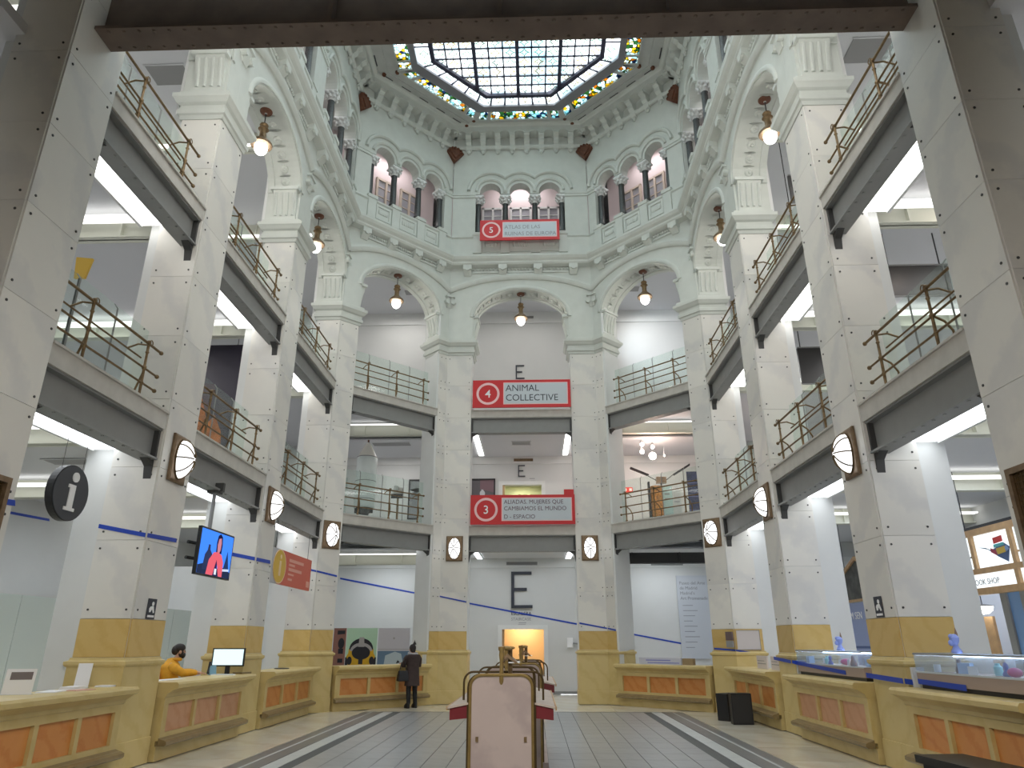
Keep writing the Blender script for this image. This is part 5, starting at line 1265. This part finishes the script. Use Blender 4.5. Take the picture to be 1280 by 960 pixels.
# light box and small things on the slanting right counter
b = BY['right diagonal']
t = thing('acrylic_sign', 'pale blue acrylic stand on the right slanting counter', 'sign', bl(b, -.22, .12, 1.06), b['rz'])
MB().box(-.68, .68, 0, .10, 0, .17).build('block', simple('pale_lilac_acrylic', (.58, .60, .72), .3), t)
MB().box(-.40, .62, -.005, 0, .03, .055).box(-.45, .35, -.005, 0, .09, .12).build('print', simple('blue_violet_print', (.25, .27, .62), .5), t)
o = MB().box(-.16, .16, 0, .12, 0, .16).build('brown_box', simple('tan_card', (.30, .22, .12), .7), None, bl(b, .66, .12, 1.06), b['rz']); tag(o, 'small tan box right of the pale blue acrylic stand', 'box')
b = BY['right third']
for k, (u, w, lab) in enumerate(((.85, .62, 'pale pinkish printed board leaning at the near end of the third right counter'), (-.10, .75, 'white printed board in the middle of the third right counter'))):
    t = thing('printed_board', lab, 'board', bl(b, u, .15, 1.06), b['rz'])
    MB().box(-w/2, w/2, 0, .03, 0, .27).build('board', simple('pinkish_white', (.66, .60, .60), .6), t)
    MB().box(-w/2+.05, w/2-.1, -.003, 0, .10, .115).box(-w/2+.05, w/2-.2, -.003, 0, .16, .172).build('print', M['textgrey'], t)
t = thing('notice_panel', 'pale notice panel on the yellow band of the fourth right pillar', 'panel', (5.62, 18.50, 1.44))
MB().box(-.27, .30, 0, .015, 0, .46).build('panel', simple('blush_panel', (.58, .53, .52), .7), t)
MB().box(-.27, .30, -.006, 0, -.0, .014).box(-.27, .30, -.006, 0, .446, .46).box(.286, .30, -.006, 0, .014, .446).build('edge', M['vent'], t)
t = thing('wall_device', 'small brown and grey device box on the corner of the fourth right pillar', 'device', (5.20, 18.55, 1.50), -PI/4)
MB().box(-.09, .09, -.06, 0, .16, .36).build('upper_half', simple('brown_device', (.13, .09, .09), .5), t); MB().box(-.09, .09, -.06, 0, 0, .15).build('lower_half', M['vent'], t)
# illuminated shop board
t = thing('shop_board', "oak-framed illuminated board with picture panels and the words 'BOOK SHOP'", 'sign', (9.0, 13.5, 2.55), -PI/2)
MB().box(-1.4, 1.5, .0, .14, 1.02, 1.14).box(-1.4, 1.5, .0, .14, .30, .40).box(-1.4, 1.5, .0, .14, -.08, .04).build('oak_rail', M['wood'], t)
for u in (-1.40, -.86, .34, .9, 1.38): MB().box(u, u+.10, .0, .14, .40, 1.02).build('oak_post', M['wood'], t)
MB().box(-1.4, -1.3, 0, .14, .04, .3).box(.30, .40, 0, .14, .04, .3).box(1.4, 1.5, 0, .14, .04, .3).build('oak_post', M['wood'], t)
lit = emit('lit_picture_panel', (.90, .97, 1), 1.15)
for (u0, u1, z0, z1) in ((-.76, .34, .40, 1.02), (.44, .9, .62, 1.02), (.44, .9, .40, .58), (-1.3, -.86, .40, .62), (-1.3, -.86, .66, 1.02), (1.0, 1.38, .40, 1.02), (-1.3, .30, .04, .30), (.40, 1.4, .04, .30)): MB().box(u0, u1, .06, .08, z0, z1).build('lit_panel', lit, t)
def flat(cl, pts, k=0): MB().poly_y(pts, .055-.003*k, .058-.003*k).build('print', bpy.data.materials.get('print_%s' % cl[0]) or simple('print_'+cl[0], cl[1], .6), t)
flat(('navy', (.07, .12, .25)), [(-.70, .80), (-.45, .76), (-.12, .56), (.10, .46), (.14, .44), (.26, .70), (.10, .80), (-.1, .74), (-.3, .7)])
flat(('red', (.6, .05, .05)), [(-.18, .80), (.10, .82), (.10, .93), (-.18, .91)], 1); flat(('teal', (.1, .42, .45)), [(-.20, .73), (.12, .75), (.11, .80), (-.19, .79)], 1)
flat(('ochre', (.55, .38, .06)), [(-.12, .60), (.12, .62), (.14, .73), (-.14, .71)], 2); flat(('maroon', (.35, .05, .08)), [(-.30, .66), (-.14, .58), (-.14, .68), (-.3, .74)], 2); flat(('steel', (.2, .3, .5)), [(.14, .62), (.24, .66), (.18, .74), (.12, .70)], 3)
flat(('slate', (.25, .32, .5)), [(.52, .66), (.8, .66), (.74, .78), (.6, .74)]); flat(('slate', (.25, .32, .5)), [(.6, .08), (1.2, .08), (.9, .14), (.75, .24), (.7, .14)])
text('lettering', 'BOOK SHOP', .15, M['textgrey'], t, (-1.1, .052, .10), depth=.002)
for u in (-1.0, 1.0): MB().tube([(u, .07, 1.14), (u, .07, 2.38)], .008, 5).build('hanger', M['iron'], t)
MB().box(-1.4, 1.5, .02, .12, 1.14, 1.20).build('dark_track', M['black'], t)
# house-shaped oak shelf, blue banner, lamp, posts beyond the right counters
t = thing('gable_frame', 'house-shaped oak frame with dark picture beyond the second right counter', 'frame', (9.0, 19.6, 2.7), -PI/2)
for pts in ([(-1.0, .0), (-.9, .0), (-.9, .66), (0, 1.0), (0, 1.1), (-1.0, .72)], [(1.0, .0), (.9, .0), (.9, .66), (0, 1.0), (0, 1.1), (1.0, .72)]): MB().poly_y(pts, 0, .12).build('oak_post', M['wood'], t)
MB().poly_y([(-.9, 0), (.9, 0), (.9, .66), (0, 1.0), (-.9, .66)], .05, .09).build('picture', simple('dark_forest_print', (.10, .10, .09), .7, grain=.5, gscale=4), t)
MB().box(-1.0, 1.0, 0, .12, -.06, 0).build('oak_rail', M['wood'], t)
for u in (-.8, .8): MB().tube([(u, .06, .72), (u, .06, 2.2)], .008, 5).build('hanger', M['iron'], t)
t = thing('blue_banner', "blue-grey banner with pale letters 'M SEN' beyond the second right counter", 'banner', (9.05, 19.8, .0), -PI/2)
MB().box(-1.4, 1.2, 0, .03, .9, 2.62).build('cloth', simple('blue_grey_cloth', (.32, .38, .60), .8), t); text('lettering', 'M SEN', .26, M['whitepaint'], t, (-.65, -.01, 2.2), depth=.003)
MB().box(-1.4, 1.2, -.01, 0, 1.46, 1.52).build('stripe', simple('navy_cloth', (.10, .14, .30), .8), t)
MB().box(-1.38, -1.3, 0, .06, 0, .9).box(1.1, 1.18, 0, .06, 0, .9).build('leg', M['steel'], t)
t = thing('dome_lamp', 'white half-dome lamp hanging beyond the nearest right counter', 'lamp', (9.5, 15.2, 2.14))
MB().lathe([(.001, 0), (.10, .02), (.17, .08), (.19, .15)], n=16).build('bowl', M['globe'], t, smooth=True); MB().tube([(0, 0, .15), (0, 0, 2.8)], .01, 5).build('cord', M['iron'], t); MB().lathe([(.19, .15), (.20, .17), (.05, .20), (.001, .2)], n=16).build('cap', M['vent'], t)
t = thing('oak_panel', 'narrow upright oak panel behind the nearest right counter', 'panel', (9.6, 15.4, 0), -PI/2); MB().box(-.28, .28, 0, .05, 0, 2.1).build('board', M['wood'], t); MB().box(-.32, -.28, -.02, .07, 0, 2.14).build('edge', M['white'], t)
t = thing('kiosk_frame', 'dark upright frame with blue glass pane behind the nearest right counter', 'frame', (9.25, 13.75, 0), -PI/2)
MB().box(-.42, -.24, 0, .12, 0, 2.5).box(.16, .34, 0, .12, 0, 2.5).build('post', M['steel'], t); MB().box(-.24, .16, .04, .06, 0, 2.5).build('pane', simple('blue_glazing', (.16, .30, .55), .2), t)
t = thing('shop_wall', 'white shop partition with dark slot behind the shop board', 'partition', (10.2, 13.0, 0), -PI/2); MB().box(-4.5, 3.5, 0, .1, 0, 3.0).build('panel', simple('cool_white_panel', (.62, .66, .74), .6), t); MB().box(.6, 1.4, -.01, 0, 2.20, 2.25).build('slot', M['black'], t)
t = thing('sale_card', 'white card with pink print at the right edge behind the display case', 'card', (7.3, 9.6, 1.06), R(-60)); MB().box(-.12, .12, 0, .02, 0, .42).build('card', M['paper'], t); MB().box(-.06, .06, -.004, 0, .1, .2).box(-.02, .08, -.004, 0, .26, .36).build('print', simple('pink_print', (.7, .2, .3), .6), t); MB().box(-.3, .3, -.2, .3, -1.06, -.03).build('plinth', M['white'], t); MB().box(-.12, .12, -.04, .06, -.03, 0).build('foot', M['paper'], t)

# ================================================================== lower gallery exhibits
t = thing('model_rocket', 'large white model rocket standing behind the left slanting railing', 'rocket', (-5.22, 22.7, 5.105))
MB().lathe([(.32, .66), (.35, .70), (.335, .95), (.34, 1.55), (.335, 2.0), (.34, 2.34), (.325, 2.38)], n=28).build('body', simple('pale_blue_grey_hull', (.66, .72, .71), .5, grain=.06, gscale=4), t, smooth=True)
MB().lathe([(.325, 2.38), (.23, 2.56), (.07, 2.86), (.04, 2.89), (.001, 2.90)], n=28).build('nose_cone', simple('cream_nose', (.74, .72, .66), .5), t, smooth=True)
for z in (.94, 1.54, 2.36): MB().lathe([(.343, z-.012), (.35, z), (.343, z+.012), (.32, z)], n=28).build('ring_seam', M['vent'], t)
MB().lathe([(.30, 0), (.30, .03), (.1, .05), (.1, .3), (.16, .45), (.26, .66)], n=20).box(-.3, .3, -.03, .03, .5, .66).build('engine', M['steeldark'], t)
MB().tube([(0, 0, 2.9), (0, 0, 2.98)], .03, 6).build('tip', M['rust'], t)
MB().box(-.36, .36, -.36, .36, -.0, .04).build('stand', M['steel'], t)
t = thing('satellite_model', 'small dark satellite model on a slim stand, right of the model rocket', 'model', (-4.05, 22.4, 5.1))
MB().box(-.14, .14, -.12, .12, .95, 1.25).build('box_body', simple('foil_grey', (.45, .42, .40), .3, .5), t); MB().box(-.20, .20, -.13, -.12, .90, 1.05).build('dark_panel', M['iron'], t); MB().ball((-.05, -.14, 1.24), .09, 10, 6).build('dish', M['white'], t, smooth=True)
MB().tube([(0, 0, .02), (0, 0, .95)], .035, 8).box(-.2, .2, -.2, .2, 0, .03).build('stand', M['brass'], t)
t = thing('glass_stand', 'exhibit of pinkish shapes behind glass, left of the model rocket', 'exhibit', (-5.95, 22.5, 5.1))
MB().box(-.22, .22, -.2, .2, 0, .3).build('plinth', M['white'], t)
for k in range(4): MB().ball((.03*(-1)**k, -.05, .42+.28*k), (.16-.015*k, .13, .11), 10, 6).build('shape', simple('pale_flesh_model', (.66, .48, .42), .5) if k == 0 else bpy.data.materials['pale_flesh_model'], t, smooth=True)
MB().box(-.24, .24, -.22, -.21, .3, 1.6).build('glass_panel', M['glassgreen'], t)
def picture(x0, x1, z0, z1, lab, cols, y=25.49):
    t = thing('framed_picture', lab, 'picture', ((x0+x1)/2, y, (z0+z1)/2), 0, 'framed pictures'); w, h = (x1-x0)/2, (z1-z0)/2
    MB().box(-w, w, -.05, 0, -h, -h+.05).box(-w, w, -.05, 0, h-.05, h).box(-w, -w+.05, -.05, 0, -h+.05, h-.05).box(w-.05, w, -.05, 0, -h+.05, h-.05).build('frame', M['black'], t)
    MB().box(-w+.05, w-.05, -.02, 0, -h+.05, h-.05).build('print', cols[0], t)
    for k, (m_, pts) in enumerate(cols[1]): MB().poly_y([(x*w*.93, z*h*.93) for x, z in pts], -.023-.002*k, -.0205-.002*k).build('shape', m_, t)
sg = simple('steel_grey_print', (.20, .21, .22), .5); lg = simple('light_grey_print', (.52, .54, .56), .5)
picture(-4.27, -3.16, 5.85, 7.33, 'large framed grey photograph beside the fifth left pillar', (sg, [(lg, [(-1, .5), (-.3, .3), (1, .75), (1, .95), (-.2, .7), (-1, .2)]), (lg, [(-.1, -.3), (.4, -.2), (.5, .2), (.2, .3)]), (M['textgrey'], [(-1, -1), (1, -1), (1, -.6), (-1, -.4)])]))
picture(-2.0, -1.05, 5.9, 7.34, 'framed dark photograph with pale figure above banner number 3', (simple('dusky_print', (.10, .09, .10), .5), [(lg, el(.0, .25, .22, .18)), (lg, el(0, .48, .1, .08)), (simple('plum_print', (.18, .10, .12), .5), [(-.2, .5), (1, .3), (1, 1), (-.2, 1)])]))
t = thing('exit_light', 'small red illuminated exit box on the right of the lower gallery', 'sign', (3.55, 24.2, 6.62)); MB().box(-.28, .28, 0, .08, -.09, .09).build('box', emit('red_exit', (.8, .05, .03), 1.2), t)
for x in (-.2, -.02, .16): MB().box(x, x+.09, -.005, 0, -.04, .05).build('symbol', emit('pale_exit', (1, .7, .6), 1.2), t)
MB().tube([(0, .04, .09), (0, .04, 1.54)], .01, 5).build('hanger', M['iron'], t)
t = thing('orange_exhibit', 'glowing orange cylinder exhibit with black stand on the right of the lower gallery', 'exhibit', (4.42, 22.9, 5.1)); MB().lathe([(.20, .1), (.20, 1.35), (.001, 1.36)], n=16).build('cylinder', simple('orange_weave', (.70, .28, .05), .5, grain=.5, gscale=14), t, smooth=True); MB().box(-.27, -.22, -.1, .1, 0, 1.5).box(-.27, .25, -.1, .1, 0, .06).build('stand', M['black'], t)
t = thing('probe_model', 'space probe model with two dark solar wings above the orange exhibit', 'model', (4.6, 22.9, 6.48))
MB().box(-.16, .16, -.1, .1, .08, .28).build('bus', simple('copper_foil', (.42, .26, .16), .3, .6), t); MB().tube([(0, 0, .1), (0, 0, -.02)], .03, 6).build('stem', M['iron'], t)
for s, e in ((-1, .34), (1, .44)):
    MB().tube([(s*.16, 0, .18), (s*.42, 0, .18+e*.45)], .014, 5).build('boom', M['iron'], t); MB().loft([[(s*.40, -.07, .34), (s*.44, .07, .34), (s*.44, .07, .38), (s*.40, -.07, .38)], [(s*.98, -.07, .24+e), (s*1.0, .07, .24+e), (s*1.0, .07, .29+e), (s*.98, -.07, .29+e)]]).build('solar_wing', M['black'], t)
for k, (x, w, h, cl, lab) in enumerate(((4.86, .30, 1.45, (.42, .62, .62), 'pale turquoise text panel beside the orange exhibit'), (5.16, .26, 1.3, (.55, .60, .60), 'pale grey text panel right of the turquoise one'))):
    t = thing('text_panel', lab, 'panel', (x, 23.3, 5.1)); MB().box(-w/2, w/2, 0, .04, 0, h).build('board', simple('panel_tone_%d' % k, cl, .6), t); MB().box(-w*.35, w*.3, -.004, 0, h*.7, h*.72).box(-w*.35, w*.2, -.004, 0, h*.8, h*.83).build('print', M['textgrey'], t); MB().box(-w/2, w/2, -.12, .16, -.0, .02).build('foot', M['steel'], t)
t = thing('blue_exhibit', 'tall dark blue banner stand at the right end of the lower right gallery', 'banner', (5.72, 22.9, 5.1)); MB().box(-.26, .26, 0, .06, .05, 1.85).build('cloth', simple('night_blue_print', (.045, .05, .14), .6, grain=.5, gscale=5), t); MB().box(-.28, .28, -.15, .2, 0, .05).build('foot', M['steel'], t)
for z in (.55, 1.0, 1.45): MB().box(-.26, .26, -.006, 0, z, z+.03).build('band', simple('violet_band', (.2, .2, .4), .6), t)
o0 = None
for k, (x, z) in enumerate(((4.1, 7.98), (4.12, 7.78), (4.53, 8.0), (4.55, 7.74), (5.0, 7.8))):
    t = thing('spotlight', 'lit ceiling spotlight over the orange exhibit, ' + ['upper left of the cluster', 'lower left of the cluster', 'upper middle of the cluster', 'largest and brightest of the cluster', 'small one at the right of the cluster'][k], 'spotlight', (x, 23.2+.22*k, z), 0, 'spotlights over the right exhibits')
    r = (.07, .075, .06, .13, .03)[k]; MB().ball((0, 0, 0), r, 12, 8).build('bulb', emit('warm_spot', (1, .86, .76), 14) if k == 0 else bpy.data.materials['warm_spot'], t, smooth=True); MB().tube([(0, .05, r*.5), (0, .05, 8.17-z)], .012, 5).lathe([(r*1.1, .02), (r*.8, .12), (.02, .16)], (0, .05, 0), 10).build('fitting', M['vent'], t)
pl_ = bpy.data.lights.new('exhibit_glow', 'POINT'); pl_.energy = 60; pl_.color = (1, .72, .58); pl_.shadow_soft_size = .2
o = bpy.data.objects.new('exhibit_glow', pl_); COL.objects.link(o); o.location = (4.5, 22.8, 7.6)
t = thing('bare_bulb', 'two lit round bulbs under the ceiling of the nearest right bay', 'lamp', (7.6, 9.9, 8.35)); MB().ball((.1, 0, .0), .10, 10, 6).build('bulb', bpy.data.materials['warm_spot'], t, smooth=True); MB().ball((-.12, 0, -.12), .07, 10, 6).build('bulb', bpy.data.materials['warm_spot'], t, smooth=True); MB().tube([(.1, 0, .1), (.1, 0, .34)], .012, 5).tube([(-.12, 0, -.05), (-.12, 0, .34)], .012, 5).build('fitting', M['vent'], t)
# large dark picture with flames behind the second left bay, orange flag, dark panels
t = thing('large_picture', 'tall dark picture with orange flames hanging in the lower left gallery', 'picture', (-7.35, 15.25, 7.5)); MB().box(-.5, .75, 0, .05, -2.0, .88).build('print', simple('dusk_print', (.035, .03, .05), .4), t)
MB().poly_y([(-.5, -2.0), (.6, -2.0), (.5, -1.3), (.3, -.9), (.15, -1.1), (-.05, -.5), (-.25, -.1), (-.35, .35), (-.5, .3)], -.004, 0).build('flames', simple('flame_print', (.50, .14, .015), .5, grain=.7, gscale=4), t)
for x in (-.4, .6): MB().tube([(x, .02, .88), (x, .02, 1.19)], .008, 4).build('wire', M['iron'], t)
t = thing('flag_stand', 'orange paddle-shaped flag on a black stick behind the nearest left railing', 'flag', (-6.4, 9.0, 5.1)); MB().tube([(0, 0, 0), (.02, 0, 1.75)], .02, 6).build('stick', M['iron'], t); MB().poly_y([(-.06, 1.62), (.10, 1.62), (.16, 1.95), (-.10, 1.98)], -.02, .02).build('paddle', M['signyellow'], t); MB().lathe([(.12, 0), (.12, .02), (.02, .03)], n=12).build('foot', M['iron'], t)
for (x0, x1, y, z0, z1, lab) in ((6.9, 8.3, 14.9, 11.9, 12.7, 'dark glazed opening high behind the third right pillar'), (6.8, 8.0, 15.1, 10.3, 10.6, 'low dark slot below the high dark opening'), (6.75, 7.9, 11.3, 7.4, 8.0, 'dark rectangular panel in the lower gallery behind the second right pillar'), (6.7, 7.6, 15.5, 7.3, 8.2, 'dark rectangular panel in the lower gallery behind the third right pillar')):
    t = thing('dark_opening', lab, 'panel', ((x0+x1)/2, y, (z0+z1)/2), 0, 'dark gallery panels'); w, h = (x1-x0)/2, (z1-z0)/2  # dark sheets standing in for vents and glazed openings
    MB().box(-w, w, 0, .05, -h, h).build('panel', simple('dark_opening_sheet', (.035, .033, .033), .3), t); MB().box(-w, w, -.015, 0, -h-.03, -h).build('edge', M['vent'], t); MB().box(-w, w, -.015, 0, h, h+.03).build('edge', M['vent'], t)
    for x in (-w*.8, w*.8): MB().tube([(x, .03, h), (x, .03, (8.7 if z1 < 9 else 14.2)-(z0+z1)/2)], .012, 5).build('hanger', M['iron'], t)
t = thing('intercom', 'white box with grey handle on the wall right of the lit doorway', 'device', (1.55, 25.49, 1.62)); MB().box(-.10, .10, -.08, 0, -.16, .16).build('box', M['whitepaint'], t); MB().tube([(.10, -.05, -.02), (.28, -.05, -.04)], .03, 6).build('handle', M['vent'], t)
t = thing('small_sign', 'little grey and white sign right of the white handle box', 'sign', (2.35, 25.49, 2.05)); MB().box(-.2, .2, -.01, 0, -.06, .06).build('plate', M['whitepaint'], t); MB().disc_y((-.14, -.013, 0), .03, .004, 10).build('dot', M['text'], t)
